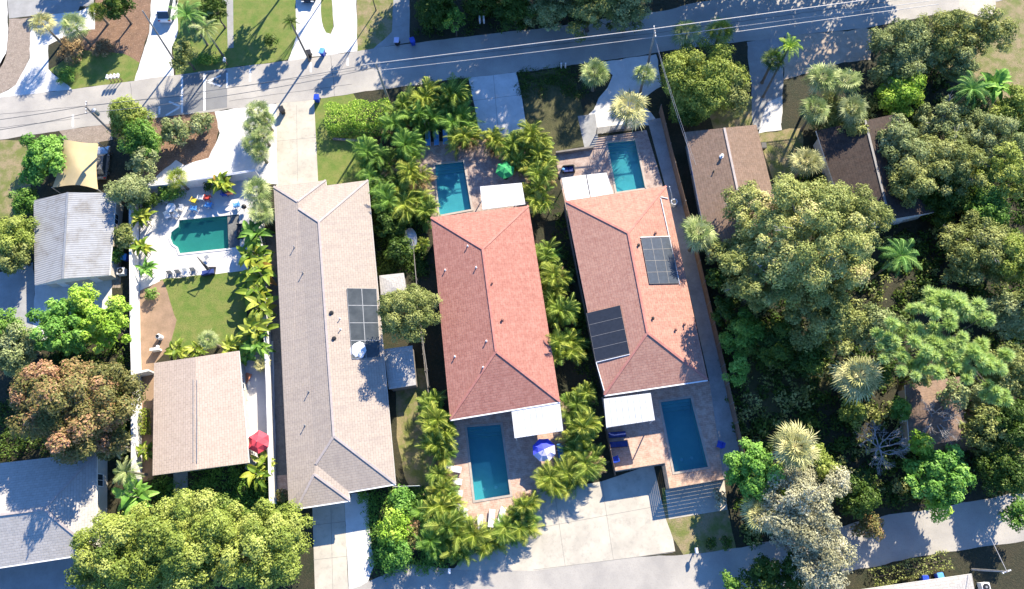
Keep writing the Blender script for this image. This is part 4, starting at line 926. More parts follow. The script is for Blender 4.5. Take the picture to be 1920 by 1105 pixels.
# croton row and yard shrubs
for i, (x, y, r, m) in enumerate([(478, 445, 24, 'L_mid'), (480, 478, 24, 'L_croton'), (484, 512, 26, 'L_croton'), (481, 546, 24, 'L_croton'), (486, 578, 24, 'L_areca'), (488, 618, 26, 'L_areca'), (482, 648, 22, 'L_mid')]):
    banana('%s broad leaved shrub in the column between pool yard and taupe roof' % ['uppermost dark', 'second yellow', 'third orange flecked', 'fourth yellow', 'fifth green', 'sixth bright', 'lowest dark'][i], x, y, r * 1.2, 1.9, m, 'croton_shrub')
hedge('mixed_hedge', 'dense yellow green hedge filling the column beside the long white wall', [(478, 440), (482, 540), (487, 655)], 1.2, 1.7, 'L_croton')
for x, y, r, m, s in [(268, 412, 20, 'L_areca', 'yellow green plant at the upper left wall of the pool yard'), (266, 465, 20, 'L_croton', 'yellow spiky plant halfway along the left yard wall'), (272, 502, 17, 'L_bright', 'green plant at the lower left of the pool yard'), (415, 344, 21, 'L_croton', 'yellow plant above the red and orange chairs'),
                      (332, 655, 20, 'L_areca', 'low plant at the upper left of the small beige roof'), (365, 655, 18, 'L_areca', 'low plant at the middle of the beige roof edge'), (435, 652, 20, 'L_areca', 'low plant at the upper right of the beige roof'), (458, 665, 18, 'L_bright', 'plant beside the right corner of the beige roof'), (488, 892, 26, 'L_croton', 'tall yellow plant below the coral umbrella'), (490, 865, 20, 'L_areca', 'plant touching the coral umbrella from below'), (271, 845, 18, 'L_areca', 'plant between white wall and beige house wall')]: banana(s, x, y, r, 1.5, m, 'broadleaf_plant')
shrub('shrub', 'clipped shrub mass in the upper left corner of the pool yard', 315, 360, 26, 1.5, 'L_mid', asp=1.7); shrub('shrub', 'dark shrub left of the white table', 280, 375, 22, 1.6, 'L_dark'); shrub('shrub', 'small dark shrub left of the yellow plant', 388, 350, 12, 1.2, 'L_dark')
sabal('fan palm at the right end of the pool yard wall', 482, 358, 30, 3.4); sabal('fan palm just below another by the taupe roof corner', 490, 398, 27, 3.0); shrub('round_bush', 'round green bush alone on the bare dirt by the lawn', 281, 551, 14, 1.3, 'L_mid')
sabal('small palm at the foot of the yard lawn above the beige roof', 390, 638, 20, 3.2); sabal('blue green spiky plant beside the right edge of the beige roof', 490, 683, 17, 1.4, 'L_pale', name='spiky_plant')
tree('green_tree', 'tree growing along the side of the grey corrugated roof', 228, 440, 24, 3.6, 'L_oak', asp=.7); shrub('shrub', 'shrub below the tree beside the grey corrugated roof', 212, 478, 20, 2.2, 'L_mid')
tree('green_tree', 'yellow green tree at the left edge below the grass', 22, 440, 50, 5.5, 'L_yel', rag=.35); tree('green_tree', 'lower tree at the left edge near the blue shaded drive', 18, 478, 36, 4.8, 'L_oak', rag=.3); tree('green_tree', 'dark tree behind the upper left corner of the grey roof', 40, 375, 32, 3.2, 'L_mid')
tree('bright_tree', 'big bright green tree below the grey corrugated roof, left half', 112, 608, 66, 7, 'L_bright', rag=.35, leaf=.34); tree('bright_tree', 'big bright green tree below the grey corrugated roof, right half', 192, 602, 58, 7, 'L_lime', rag=.4, leaf=.32); tree('bright_tree', 'small bright tree tip above the bigger one near the patio', 150, 560, 34, 6, 'L_lime', rag=.4)
tree('green_tree', 'blue green tree at the left edge beside the rusty tree', 22, 645, 52, 6.5, 'L_grey', rag=.3); tree('green_tree', 'bright tree crown cut by the left edge above the rusty tree', 5, 610, 34, 7, 'L_mid')
tree('rusty_tree', 'large rusty brown and green tree above the shaded pale roof', 130, 760, 112, 11.5, 'L_rust', asp=1.15, rag=.3, leaf=.3); tree('rusty_tree', 'smaller redder tree hugging the left of the rusty tree', 52, 725, 48, 9.5, 'L_rust', rag=.3)
queen('willowy grey palm beside the white wall near the shaded roof', 218, 835, 30, 4.2, 'L_pale', name='wispy_palm'); queen('lower willowy palm left of the beige house corner', 238, 885, 32, 4.2, 'L_sabal', name='wispy_palm'); banana('big leafed banana plant between shaded roof and beige house', 252, 925, 36, 2.6, 'L_bright')
hedge('clipped_hedge', 'narrow hedge strip between the white wall and the beige house', [(268, 770), (270, 812)], 1.2, .8, 'L_areca')
tree('yellow_tree', 'yellow green tree crown at the bottom, leftmost of three', 215, 1040, 92, 8.5, 'L_yel', rag=.22, leaf=.26, dens=100); tree('yellow_tree', 'widest yellow green tree crown at the bottom, middle of three', 352, 1015, 104, 9.5, 'L_yel', rag=.22, leaf=.26, dens=100)
tree('yellow_tree', 'yellow green tree crown at the bottom beside the narrow drive', 492, 1025, 94, 9, 'L_yel', rag=.2, leaf=.26, dens=100); tree('dark_tree', 'dark low tree under the edge of the leftmost yellow crown', 170, 1065, 46, 5, 'L_oak')
tree('red_shrub', 'orange tipped shrub at the corner below the brick strip', 527, 930, 15, 1.6, 'L_rust'); shrub('tall_bush', 'vivid green bush right of the narrow driveway', 738, 985, 44, 3.2, 'L_lime', rag=.35); shrub('tall_bush', 'darker lower part bush beside the asphalt corner', 742, 1030, 44, 2.8, 'L_bright', rag=.3)
shrub('tall_bush', 'green and rusty bush left of the palm ring', 775, 1000, 28, 2.2, 'L_rust', rag=.3); shrub('tall_bush', 'small green bush under the taupe roof corner', 752, 935, 30, 2.6, 'L_bright', rag=.3); shrub('shrub', 'little shrub against the garage side wall', 678, 930, 14, 1.3, 'L_mid')
areca('dark palm clump outside the palm ring at lower left', 812, 1010, 30, mat='L_mid'); areca('dark palm clump outside the ring by the rusty bush', 800, 965, 26, mat='L_mid')
for x, y, r, s in [(730, 420, 34, 'left of the oval spa cover'), (745, 465, 32, 'in the dark gap above the trimmed tree')]: tree('dark_tree', 'dark low tree ' + s, x, y, r, 3.2, 'L_dark')
# top middle
for x, y, r, h, m, s in [(815, 12, 46, 5.5, 'L_dark', 'beside the shaded drive at the top edge'), (850, 30, 26, 5, 'L_mid', 'small lighter one left of the white yard sign'), (965, 10, 42, 6, 'L_dark', 'right of the white yard sign'), (1035, 6, 58, 7, 'L_grey', 'grey green, overhanging the road at the top'),
                      (1105, 8, 62, 7.5, 'L_oak', 'largest one overhanging the road at the top'), (1178, 8, 48, 7, 'L_grey', 'rightmost one overhanging the road at the top'), (905, -12, 40, 5.5, 'L_dark', 'at the top edge above the white yard sign')]: tree('street_oak', 'oak ' + s, x, y, r, h, m, rag=.3)
# out of frame trees that shade the upper street
OFF = [(790, -150, 50, 11), (850, -190, 80, 13), (940, -200, 84, 14), (1035, -190, 84, 14), (1130, -200, 84, 14), (1230, -190, 84, 14), (1330, -200, 84, 14), (1430, -195, 84, 14), (1530, -205, 84, 14), (1640, -210, 80, 14), (1750, -215, 76, 14),
       (900, -250, 90, 17), (1010, -250, 90, 20), (1120, -260, 90, 20), (1240, -240, 90, 17), (1360, -250, 90, 18), (1480, -240, 90, 18), (1610, -260, 84, 18)]
ORD = 'first second third fourth fifth sixth seventh eighth ninth tenth eleventh twelfth thirteenth fourteenth fifteenth sixteenth seventeenth eighteenth'.split()
for (x, y, r, h), o_ in zip(OFF, ORD):
    tree('street_oak', o_ + ' of the tall oaks past the top edge', x, y, r, h, 'L_dark', dens=11, leaf=.55, rzk=1.0, zlow=-.9, rag=.3, group='tall oaks beyond the top edge')
for x, y, r, h, l in [(500, -120, 44, 11, 'oak past the top edge above the walkway'), (590, -150, 26, 12, 'slim oak past the top edge above the dark car'), (130, -110, 60, 8, 'added tree past the top edge, in place of a house shading the left driveway'), (680, -60, 20, 9, 'small oak past the top edge above the sandy verge'), (400, -110, 34, 8, 'oak past the top edge above the feather palms')]:
    tree('street_oak', l, x, y, r, h, 'L_dark', dens=26, leaf=.5, rzk=1.0, zlow=-.9, rag=.3)  # left driveway tree is added, standing in for an unseen house's shade
# upper right
sabal('round fan palm beside the white posts at the road', 1115, 136, 31, 4.0, 'L_sabal'); sabal('small fan palm between two paler ones', 1208, 140, 25, 4.5); sabal('large silvery fan palm above the upper right pool', 1180, 203, 40, 4.4, 'L_pale')
sabal('left one of the two fan palms under the power lines', 1288, 62, 32, 4.5); sabal('right one of the two fan palms under the power lines', 1350, 60, 32, 4.5, 'L_areca')
tree('round_tree', 'big round yellow green tree below the two fan palms', 1325, 145, 88, 6.5, 'L_yel', rag=.22, leaf=.25, dens=110); tree('round_tree', 'smaller olive tree under the right side of the big round tree', 1368, 172, 48, 5, 'L_oak', rag=.3); tree('round_tree', 'dark low tree above the brown gable roof', 1300, 205, 40, 4.5, 'L_dark', rag=.3)
queen('bright palm leaning over the shaded side drive', 1480, 88, 28, 6, 'L_lime', lean=(-1.8, -3.2), name='leaning_palm'); sabal('dark palm head just left of the bright leaning palm', 1450, 112, 24, 5, 'L_dark')
sabal('fan palm at the left of the clump above the dark roof', 1542, 148, 34, 5.5); sabal('fan palm in the middle of the clump above the dark roof', 1585, 152, 34, 5.5); sabal('fan palm low in the clump above the dark roof', 1528, 205, 34, 4.8); sabal('fan palm close to the lime green tree', 1600, 205, 36, 5, 'L_grey'); tree('round_tree', 'olive tree under the clump of fan palms', 1562, 215, 46, 4, 'L_oak')
sabal('silvery fan palm between the two dark roofs', 1512, 303, 34, 4.2, 'L_pale')
for x, y, r, h, m, s, kw in [(1700, 75, 66, 9, 'L_grey', 'grey green, left part of the canopy at upper right', {}), (1775, 62, 64, 9.5, 'L_oak', 'olive, middle part of the canopy at upper right', {}), (1850, 55, 56, 9, 'L_oak', 'olive, right part of the canopy beside the pale drive', {'asp': 1.4}), (1690, 125, 48, 7.5, 'L_grey', 'grey green, lower left fringe of the upper right canopy', {}), (1800, 112, 40, 7, 'L_grey', 'fringe above the dry lawn at upper right', {}),
                      (1690, 170, 48, 7, 'L_lime', 'lime green, standing above the dark roof', {'rag': .45}), (1775, 225, 56, 7.5, 'L_grey', 'with pale bare twigs, right of the lime tree', {'dead': 5}), (1865, 245, 62, 8, 'L_grey', 'grey green, right edge below the banana plants', {}), (1905, 195, 40, 7, 'L_yel', 'bright yellow green at the right edge', {}),
                      (1712, 290, 56, 9, 'L_grey', 'overhanging the right side of the dark roof', {}), (1790, 300, 72, 10, 'L_oak', 'large olive one right of the dark roof', {'dead': 4}), (1880, 320, 60, 9, 'L_yel', 'yellow green at the right edge, middle height', {}), (1770, 365, 52, 6.5, 'L_dark', 'dark, in the shade below the large olive one', {}), (1850, 380, 50, 7, 'L_mid', 'mid green above the right hand grey twigged tree', {}),
                      (1850, 460, 74, 9, 'L_oak', 'with silver bare twigs at the right', {'dead': 8}), (1905, 480, 56, 9, 'L_yel', 'cut by the right edge beside the silver twigs', {}), (1800, 500, 34, 7, 'L_oak', 'small, left of the silver twigged one', {}),
                      (1900, 590, 48, 8, 'L_grey', 'grey, at the right edge next to the pine', {}), (1895, 690, 56, 8, 'L_oak', 'dusky, right edge below the pine', {}), (1905, 790, 56, 8, 'L_dark', 'dark, right edge beside the bare tree', {}), (1850, 800, 44, 6.5, 'L_oak', 'olive, right of the rusty shed', {}), (1890, 880, 52, 7, 'L_dark', 'dark, above the lower right road', {}), (1915, 960, 34, 6, 'L_mid', 'over the road at the right edge', {}), (1840, 745, 34, 6, 'L_grey', 'thin, beneath the pine', {})]:
    tree('wood_tree', 'tree ' + s, x, y, r * 1.06, h * .78, m, **{**{'rag': .25, 'leaf': .26}, **kw})
queen('feather palm with wide fronds above the yellow edge tree', 1822, 168, 40, 5.5, 'L_queen'); banana('banana plants on the edge of the dry lawn', 1870, 160, 34, 3.2, 'L_bright')
# the great tree
tree('great_tree', 'largest round tree in the middle right with yellow green top', 1520, 440, 138, 15, 'L_great', asp=1.0, rag=.12, leaf=.26, dens=110, nb=130, dead=8, br=(.07, .22)); tree('great_tree', 'shoulder tree rising at the upper left of the largest tree', 1400, 372, 46, 8.5, 'L_great', rag=.3, dead=2)
tree('great_tree', 'olive tree filling the lower left of the largest tree', 1435, 520, 80, 12, 'L_oak', rag=.25, dead=3); tree('great_tree', 'tree at the right shoulder of the largest tree', 1620, 400, 62, 13, 'L_oak', rag=.2); tree('great_tree', 'dark tree below the middle of the largest tree', 1560, 590, 84, 9.5, 'L_oak', rag=.3, dead=3)
sabal('fan palm squeezed between brown roof and largest tree', 1310, 436, 38, 5.6); queen('green feather palm at the right of the largest tree', 1688, 480, 42, 9, 'L_queen')
for x, y, r, h, m, s in [(1395, 620, 46, 6, 'L_mid', 'next to the path, below the largest tree'), (1385, 690, 32, 4.5, 'L_bright', 'small bright one by the salmon roof corner'), (1450, 640, 50, 6.5, 'L_dark', 'deep shade one left of the silver fan palm'), (1360, 580, 34, 5, 'L_dark', 'against the salmon roof side path'), (1520, 670, 42, 6, 'L_dark', 'left of the big fan palm in the wood'),
                      (1650, 610, 52, 8, 'L_grey', 'grey green between largest tree and pine'), (1598, 770, 30, 3.5, 'L_yel', 'small yellow one under the big fan palm'), (1345, 520, 30, 4.5, 'L_dark', 'beside the fan palm by the salmon roof'), (1690, 765, 26, 4, 'L_mid', 'thin one left of the rusty shed'), (1650, 700, 34, 5, 'L_dark', 'dark one right of the big fan palm')]: tree('understory_tree', 'understory tree ' + s, x, y, r, h, m, rag=.3)
sabal('big pale fan palm alone in the dark wood', 1610, 708, 50, 6.5, 'L_pale')
puffpine('light green pine with round needle tufts at the right', 1775, 640, 10, [(1760, 560, 24, 0), (1790, 565, 26, .4), (1740, 575, 20, 0), (1812, 585, 26, .2), (1770, 600, 24, .8), (1835, 600, 20, 0), (1700, 620, 24, -.4), (1725, 640, 24, 0), (1668, 650, 22, -.6), (1690, 665, 20, -.4), (1750, 650, 24, .6), (1778, 668, 26, .4), (1720, 680, 20, -.3), (1800, 640, 20, .8), (1830, 650, 24, .2), (1850, 672, 24, 0), (1875, 682, 22, -.3), (1820, 690, 22, 0), (1860, 738, 22, -1), (1875, 748, 16, -1.2), (1755, 690, 16, 0), (1655, 640, 14, -.6)])
bare('silvery bare tree beside the rusty roofed shed', 1768, 788, 46, 6); bare('leafless tree left of the bright green tree above the lower road', 1660, 838, 50, 6.5)
for x, y, r, h, m, l in [(1395, 455, 46, 7, 'L_great', 'tree crown over the lower end of the brown gable roof'), (1345, 470, 30, 5.5, 'L_oak', 'small crown on the lower left corner of the brown gable roof'), (1685, 255, 46, 6.5, 'L_grey', 'tree crown over the upper right of the dark roof'), (1715, 335, 50, 7.5, 'L_oak', 'tree crown over the lower right of the dark roof'), (1620, 395, 40, 7, 'L_oak', 'tree crown over the lower left of the dark roof'),
                         (1600, 235, 28, 5, 'L_oak', 'tree crown brushing the top of the dark roof'), (1790, 735, 34, 6, 'L_grey', 'tree crown over the right half of the rusty shed'), (1725, 705, 24, 5, 'L_oak', 'tree crown over the top of the rusty shed'), (1950, 560, 50, 8, 'L_oak', 'tree beyond the right edge near the silver twigs')]:
    tree('overhanging_tree', l, x, y, r, h, m, rag=.25)
# lower right
tree('leafy_tree', 'fresh green tree at the right corner of the slatted fence', 1415, 880, 66, 7, 'L_bright', rag=.25, leaf=.32); sabal('pale fan palm on top of the fresh green tree', 1490, 838, 48, 7.5, 'L_pale'); sabal('fan palm at the left foot of the pale brown tree', 1425, 965, 40, 4.5, 'L_pale')
tree('pale_tree', 'large pale brown feathery tree at the lower right, top crown', 1500, 955, 92, 9, 'L_dead', asp=.85, rag=.25, leaf=.24, dens=90, dead=5); tree('pale_tree', 'lower crown of the pale brown tree at the bottom edge', 1545, 1045, 66, 7.5, 'L_dead', asp=.8, rag=.3, leaf=.24, dens=90, dead=3); tree('pale_tree', 'small pinkish brown tree right of the pale tree top', 1568, 905, 32, 7, 'L_dead', leaf=.22)
tree('leafy_tree', 'green tree just above the pale brown tree', 1540, 870, 36, 6.5, 'L_yel'); tree('leafy_tree', 'dark green tree right of the pale brown tree', 1608, 925, 48, 5, 'L_dark'); tree('leafy_tree', 'green tree at the bottom edge left of the pale tree', 1430, 1080, 46, 4.5, 'L_dark', rag=.35); tree('leafy_tree', 'small bright tree poking over the bottom edge by the road', 1372, 1095, 22, 3, 'L_mid')
tree('leafy_tree', 'small shrubby tree with orange leaves beside the lower right road', 1632, 985, 30, 3, 'L_rust'); tree('leafy_tree', 'bright green tree hanging over the lower right road', 1765, 890, 66, 7, 'L_bright', rag=.35, leaf=.32); tree('leafy_tree', 'small bright shrub above the tree over the lower right road', 1728, 830, 28, 5, 'L_lime', rag=.3)
tree('leafy_tree', 'lower fringe of the bright green tree near the road edge', 1760, 945, 34, 5, 'L_lime', rag=.4); tree('leafy_tree', 'dark tree in the wood left of the rusty leaves', 1490, 1070, 44, 5, 'L_dark')
hedge('verge_hedge', 'scruffy dark hedge along the lower right road verge', [(1640, 1085), (1700, 1070), (1780, 1050)], .9, 1.6, 'L_oak', dens=60)
shrub('dead_shrub', 'white flowering pampas like shrub at the end of the slatted fence', 1350, 935, 16, 1.6, 'L_dead', asp=.6)
shrub('shrub', 'dark round shrub at the lawn edge beside the white mailbox', 1332, 1018, 14, 1.0, 'L_dark')
shrub('shrub', 'second dark shrub right of the round one on the road verge', 1362, 1018, 14, 1.0, 'L_dark')

# ---------------------------------------------------------------- undergrowth of the wood
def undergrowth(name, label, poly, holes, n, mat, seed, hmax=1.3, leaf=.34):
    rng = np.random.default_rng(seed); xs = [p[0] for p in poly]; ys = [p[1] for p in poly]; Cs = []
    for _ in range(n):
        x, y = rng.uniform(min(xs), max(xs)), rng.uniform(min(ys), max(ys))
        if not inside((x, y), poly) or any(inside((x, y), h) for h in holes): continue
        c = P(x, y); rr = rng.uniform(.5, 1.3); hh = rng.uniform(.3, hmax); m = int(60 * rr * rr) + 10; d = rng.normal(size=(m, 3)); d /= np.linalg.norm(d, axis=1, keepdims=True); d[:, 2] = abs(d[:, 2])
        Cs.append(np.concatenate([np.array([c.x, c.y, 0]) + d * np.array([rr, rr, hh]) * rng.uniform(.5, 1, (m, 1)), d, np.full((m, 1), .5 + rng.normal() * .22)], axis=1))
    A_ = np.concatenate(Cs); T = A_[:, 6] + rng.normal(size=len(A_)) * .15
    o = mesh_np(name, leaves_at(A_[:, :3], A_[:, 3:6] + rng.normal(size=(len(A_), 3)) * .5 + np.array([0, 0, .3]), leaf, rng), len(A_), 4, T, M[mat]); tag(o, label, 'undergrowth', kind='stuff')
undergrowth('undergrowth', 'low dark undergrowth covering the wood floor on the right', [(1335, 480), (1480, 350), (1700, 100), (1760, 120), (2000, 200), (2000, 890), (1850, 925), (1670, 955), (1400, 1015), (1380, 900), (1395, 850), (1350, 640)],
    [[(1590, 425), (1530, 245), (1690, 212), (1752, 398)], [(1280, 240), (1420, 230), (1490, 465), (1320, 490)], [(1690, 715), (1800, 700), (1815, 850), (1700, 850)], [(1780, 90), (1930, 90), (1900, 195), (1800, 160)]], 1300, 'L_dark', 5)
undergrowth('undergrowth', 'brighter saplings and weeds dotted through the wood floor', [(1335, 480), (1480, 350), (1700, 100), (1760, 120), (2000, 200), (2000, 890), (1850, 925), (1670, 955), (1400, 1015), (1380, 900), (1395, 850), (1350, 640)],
    [[(1590, 425), (1530, 245), (1690, 212), (1752, 398)], [(1280, 240), (1420, 230), (1490, 465), (1320, 490)], [(1690, 715), (1800, 700), (1815, 850), (1700, 850)], [(1780, 90), (1930, 90), (1900, 195), (1800, 160)]], 600, 'L_oak', 25, 2.2)
undergrowth('ground_cover', 'rough weeds along the shaded verge under the top oaks', [(780, 0), (960, 0), (1200, 0), (1190, 22), (1030, 45), (870, 62), (780, 72)], [], 120, 'L_dark', 6, .5, .25)
undergrowth('ground_cover', 'weeds and leaf piles in the shade left of the rusty tree', [(0, 560), (60, 640), (235, 640), (240, 860), (180, 845), (0, 865)], [], 220, 'L_dark', 8, .8, .28)

undergrowth('ground_cover', 'dark plants in the shade below the beige house', [(285, 895), (460, 872), (500, 900), (545, 955), (540, 980), (285, 960)], [[(323, 880), (354, 880), (354, 1000), (323, 1000)]], 240, 'L_mid', 9, .6, .25)
undergrowth('ground_cover', 'weedy planting beside the two garage drives', [(690, 925), (800, 920), (830, 1060), (700, 1070)], [], 160, 'L_mid', 10, .6, .25)
undergrowth('ground_cover', 'shade plants in the gap between the red roof and the salmon roof', [(1040, 395), (1062, 395), (1130, 745), (1100, 760)], [], 160, 'L_dark', 11, .7, .25)
undergrowth('ground_cover', 'shade plants behind the taupe roof and the white rail', [(700, 400), (790, 410), (800, 520), (712, 520)], [], 160, 'L_dark', 12, .7, .25)
undergrowth('ground_cover', 'weeds along the dark verge above the red roofed yard', [(780, 160), (1004, 134), (1055, 127), (1110, 150), (1100, 180), (880, 170), (780, 180)], [[(878, 146), (968, 136), (986, 232), (890, 200)]], 140, 'L_dark', 13, .35, .2)
# ---------------------------------------------------------------- walls and fences
def solid_wall(name, label, pts, h, th, mat, cat='wall', cap=None):
    W = [P(x, y) for x, y in pts]; c = W[0]; t = thing(name, label, cat, (c.x, c.y, 0)); b = MB()
    for i, (a, q) in enumerate(zip(W[:-1], W[1:])):
        d = (q - a).normalized(); a2 = a - d * (th / 2 if i else 0); b.beam((a2.x, a2.y, h / 2), (q.x, q.y, h / 2 + (.003 * (i + 1))), th, h - .002 * i)
    b.build('panel', M[mat], t, True); b = MB()
    for i, (a, q) in enumerate(zip(W[:-1], W[1:])): b.beam((a.x, a.y, h + .03 + .004 * i), (q.x, q.y, h + .03 + .004 * i), th + .08, .06)
    b.build('coping', M[cap or mat], t, True); return t
def board_fence(name, label, pts, h, mat, post='greywood', gap=False):
    W = [P(x, y) for x, y in pts]; c = W[0]; t = thing(name, label, 'fence', (c.x, c.y, 0)); b = MB(); rng = random.Random(len(pts))
    for a, q in zip(W[:-1], W[1:]):
        L = (q - a).length; d = (q - a).normalized(); n = max(1, int(L / .15))
        for i in range(n):
            p = a + d * (i + .5) * L / n; hh = h + rng.uniform(-.02, .02); b.box((p.x, p.y, hh / 2), (L / n * .93, .025, hh), math.atan2(d.y, d.x))
        for z in (.35, h - .3): b.beam((a.x, a.y, z), (q.x, q.y, z), .07, .09)
    b.build('board_panel', M[mat], t, True)
    for a, q in zip(W[:-1], W[1:]):
        k = max(1, round((q - a).length / 2.4))
        for i in range(k):
            p = a.lerp(q, i / k); b = MB(); b.box((p.x, p.y, h / 2 + .03), (.1, .1, h + .06)); b.build('post', M[post], t, True)
    return t
solid_wall('garden_wall', 'long white block wall down the left side of the pool yard', [(258, 350), (262, 640), (264, 695), (265, 905), (266, 960)], 1.9, .2, 'whitewall')
solid_wall('garden_wall', 'white wall between the croton column and the taupe roof', [(494, 420), (503, 560), (511, 720), (518, 945)], 1.8, .2, 'whitewall')
solid_wall('garden_wall', 'white wall across the top of the pool yard', [(262, 362), (330, 356), (400, 346), (488, 332)], 1.8, .2, 'whitewall')
solid_wall('garden_wall', 'short white cross wall by the corner of the beige house', [(264, 706), (292, 700)], 1.7, .18, 'whitewall')
solid_wall('garden_wall', 'tiny white wall stub beside the pool pump', [(288, 659), (304, 657)], .9, .25, 'whitewall')
solid_wall('garden_wall', 'low concrete strip wall behind the small lawn', [(625, 262), (700, 268)], .25, .2, 'greywood')
board_fence('wood_fence', 'long brown board fence right of the salmon roofed house', [(1236, 212), (1262, 318), (1290, 425), (1325, 575), (1352, 690), (1392, 870)], 1.9, 'wood')
board_fence('wood_fence', 'grey board fence in the dark gap between the two red roofs', [(1058, 395), (1082, 520), (1110, 655), (1132, 748)], 1.8, 'greywood')
board_fence('wood_fence', 'tan board fence left of the lower right patio', [(1133, 800), (1152, 893)], 1.8, 'wood')
board_fence('wood_fence', 'grey board fence behind the trimmed tree', [(782, 560), (793, 640), (800, 700), (806, 740)], 1.5, 'greywood')
board_fence('wood_fence', 'short grey fence across the garden below the taupe roof corner', [(742, 914), (790, 912)], 1.4, 'white')
t = thing('garden_rail', 'thin white rail running beside the red roofed house', 'rail', tuple(P(776, 470)))
b = MB(); W = [P(x, y, 1.7) for x, y in ((774, 450), (780, 520), (788, 600), (793, 640), (800, 690), (803, 724))]
for a, q in zip(W[:-1], W[1:]): b.beam(a, q, .08, .07)
b.build('top_rail', M['greywood'], t, True)
for p in W: b = MB(); b.box((p.x, p.y, .83), (.08, .08, 1.66)); b.build('post', M['greywood'], t, True)
def slat_fence(name, label, pts, h, n, mat='greywood', th=.1):
    W = [P(x, y) for x, y in pts]; c = W[0]; t = thing(name, label, 'fence', (c.x, c.y, 0)); b = MB()
    for i in range(n):
        z = .12 + (h - .18) * i / (n - 1)
        for a, q in zip(W[:-1], W[1:]): b.beam((a.x, a.y, z), (q.x, q.y, z), .035, th)
    b.build('slats', M[mat], t, True)
    for a, q in zip(W[:-1], W[1:]):
        k = max(1, round((q - a).length / 1.8))
        for i in range(k + 1):
            p = a.lerp(q, i / k); b = MB(); b.box((p.x, p.y, h / 2 + .02), (.09, .09, h + .04)); b.build('post', M[mat], t, True)
    return t
slat_fence('slatted_fence', 'horizontal slat fence casting striped shadows, left part beside the drive', [(1151, 886), (1240, 872)], 2.2, 10, th=.2)
slat_fence('slatted_fence', 'short end piece of the slat fence turning down to the corner', [(1241, 873), (1249, 918)], 2.2, 10, th=.16)
slat_fence('slatted_fence', 'horizontal slat fence casting striped shadows, right part above the grass', [(1251, 918), (1356, 900)], 2.2, 8, th=.25)
slat_fence('slatted_fence', 'dark slat fence at the top of the upper right pool', [(1118, 252), (1196, 243)], 1.6, 7)
solid_wall('low_wall', 'low dark timber edge around the yard with dark seating', [(1042, 290), (1112, 280)], .6, .15, 'greywood')

# ---------------------------------------------------------------- utility poles and wires
def pole(label, base, top_px, h=9.0, arm=None, armaz=0, trans=False, mat='polewood', r=.15):
    p = P(*base); q = P(top_px[0], top_px[1], h); t = thing('utility_pole', label, 'utility pole', (p.x, p.y, 0)); d = q - p
    b = MB(); b.tube((0, 0, 0), tuple(d), r * 1.15, r * .75, 10); b.build('shaft', M[mat], t)
    if arm:
        a = R(armaz); v = Vector((math.cos(a), math.sin(a), 0)) * arm / 2; z = d * .97; b = MB(); b.beam(z - v, z + v, .11, .13); ao = b.build('crossarm', M[mat], t)
        for k in (-.9, -.3, .5, .95):
            e = z + v * k; b = MB(); b.tube(e, e + Vector((0, 0, .18)), .05, .07, 8); b.build('insulator', M['whitevent'], ao)
    if trans:
        e = d * .84 + Vector((.38, .12, 0)); b = MB(); b.tube(e - Vector((0, 0, .5)), e + Vector((0, 0, .45)), .3, .3, 12); b.tube(e + Vector((0, 0, .45)), e + Vector((0, 0, .55)), .3, .12, 12); b.build('transformer', M['silver'], t)
    return t
pole('dark leaning pole with a grey transformer above the tan shade sail', (234, 272), (160, 200), 9, trans=True, mat='greywood', arm=1.6, armaz=100)
pole('thin pole beside the white car driveway at upper left', (330, 118), (267, 20), 9.5, mat='polewood', r=.11)
pole('pale pole among the palm clumps at the end of the hedge', (730, 192), (704, 119), 8.5)
pole('pole standing in the street between the fan palms, holding the white wires', (1213, 128), (1228, 58), 9.2, arm=1.5, armaz=95)
pole('pole at the lower right holding two pale wires', (1822, 1068), (1888, 1072), 8.0, arm=.8, armaz=20, r=.11)
def wire(label, a, q, za, zb, r=.045, sag=.5, mat='wire'):
    A_, B_ = P(a[0], a[1], za), P(q[0], q[1], zb); t = MB(); n = 18; pts = []
    for i in range(n + 1):
        u = i / n; p = A_.lerp(B_, u); p.z -= sag * 4 * u * (1 - u); pts.append(p - A_)
    t.path(pts, [r] * (n + 1), 5); o = t.build('overhead_wire', M[mat]); o.location = A_; tag(o, label, 'wire', 'overhead wires')
wire('thickest white wire, upper one across the shaded street left of the pole', (680, 122), (1228, 54), 9.0, 9.2, .055, 0); wire('thickest white wire, upper one across the street right of the pole', (1228, 54), (1640, -2), 9.2, 9.2, .06, 0)
wire('lower white wire across the shaded street left of the pole', (704, 133), (1228, 70), 8.2, 8.6, .035, .1); wire('lower white wire over the street right of the pole, upper strand', (1228, 70), (1742, 2), 8.6, 8.6, .035, .1); wire('lower white wire over the street right of the pole, lower strand', (1380, 60), (1760, 8), 8.4, 8.4, .04, 0)
wire('service wire dropping from the street pole to the brown gable roof, left strand', (1228, 75), (1298, 300), 8.4, 3.6, .022, .5); wire('service wire dropping from the street pole to the brown gable roof, right strand', (1229, 75), (1305, 310), 8.4, 3.4, .02, .4)
wire('dark wire crossing the sunlit road, upper strand', (160, 199), (704, 119), 8.8, 8.4, .035, .6, 'darkwire'); wire('dark wire crossing the sunlit road, lower strand', (165, 212), (704, 127), 8.2, 8.0, .035, .9, 'darkwire')
wire('dark wire leaving the leaning pole to the left edge, upper strand', (160, 199), (-60, 232), 8.8, 8.8, .035, .2, 'darkwire'); wire('dark wire leaving the leaning pole to the left edge, lower strand', (165, 212), (-60, 252), 8.2, 8.2, .035, .3, 'darkwire')
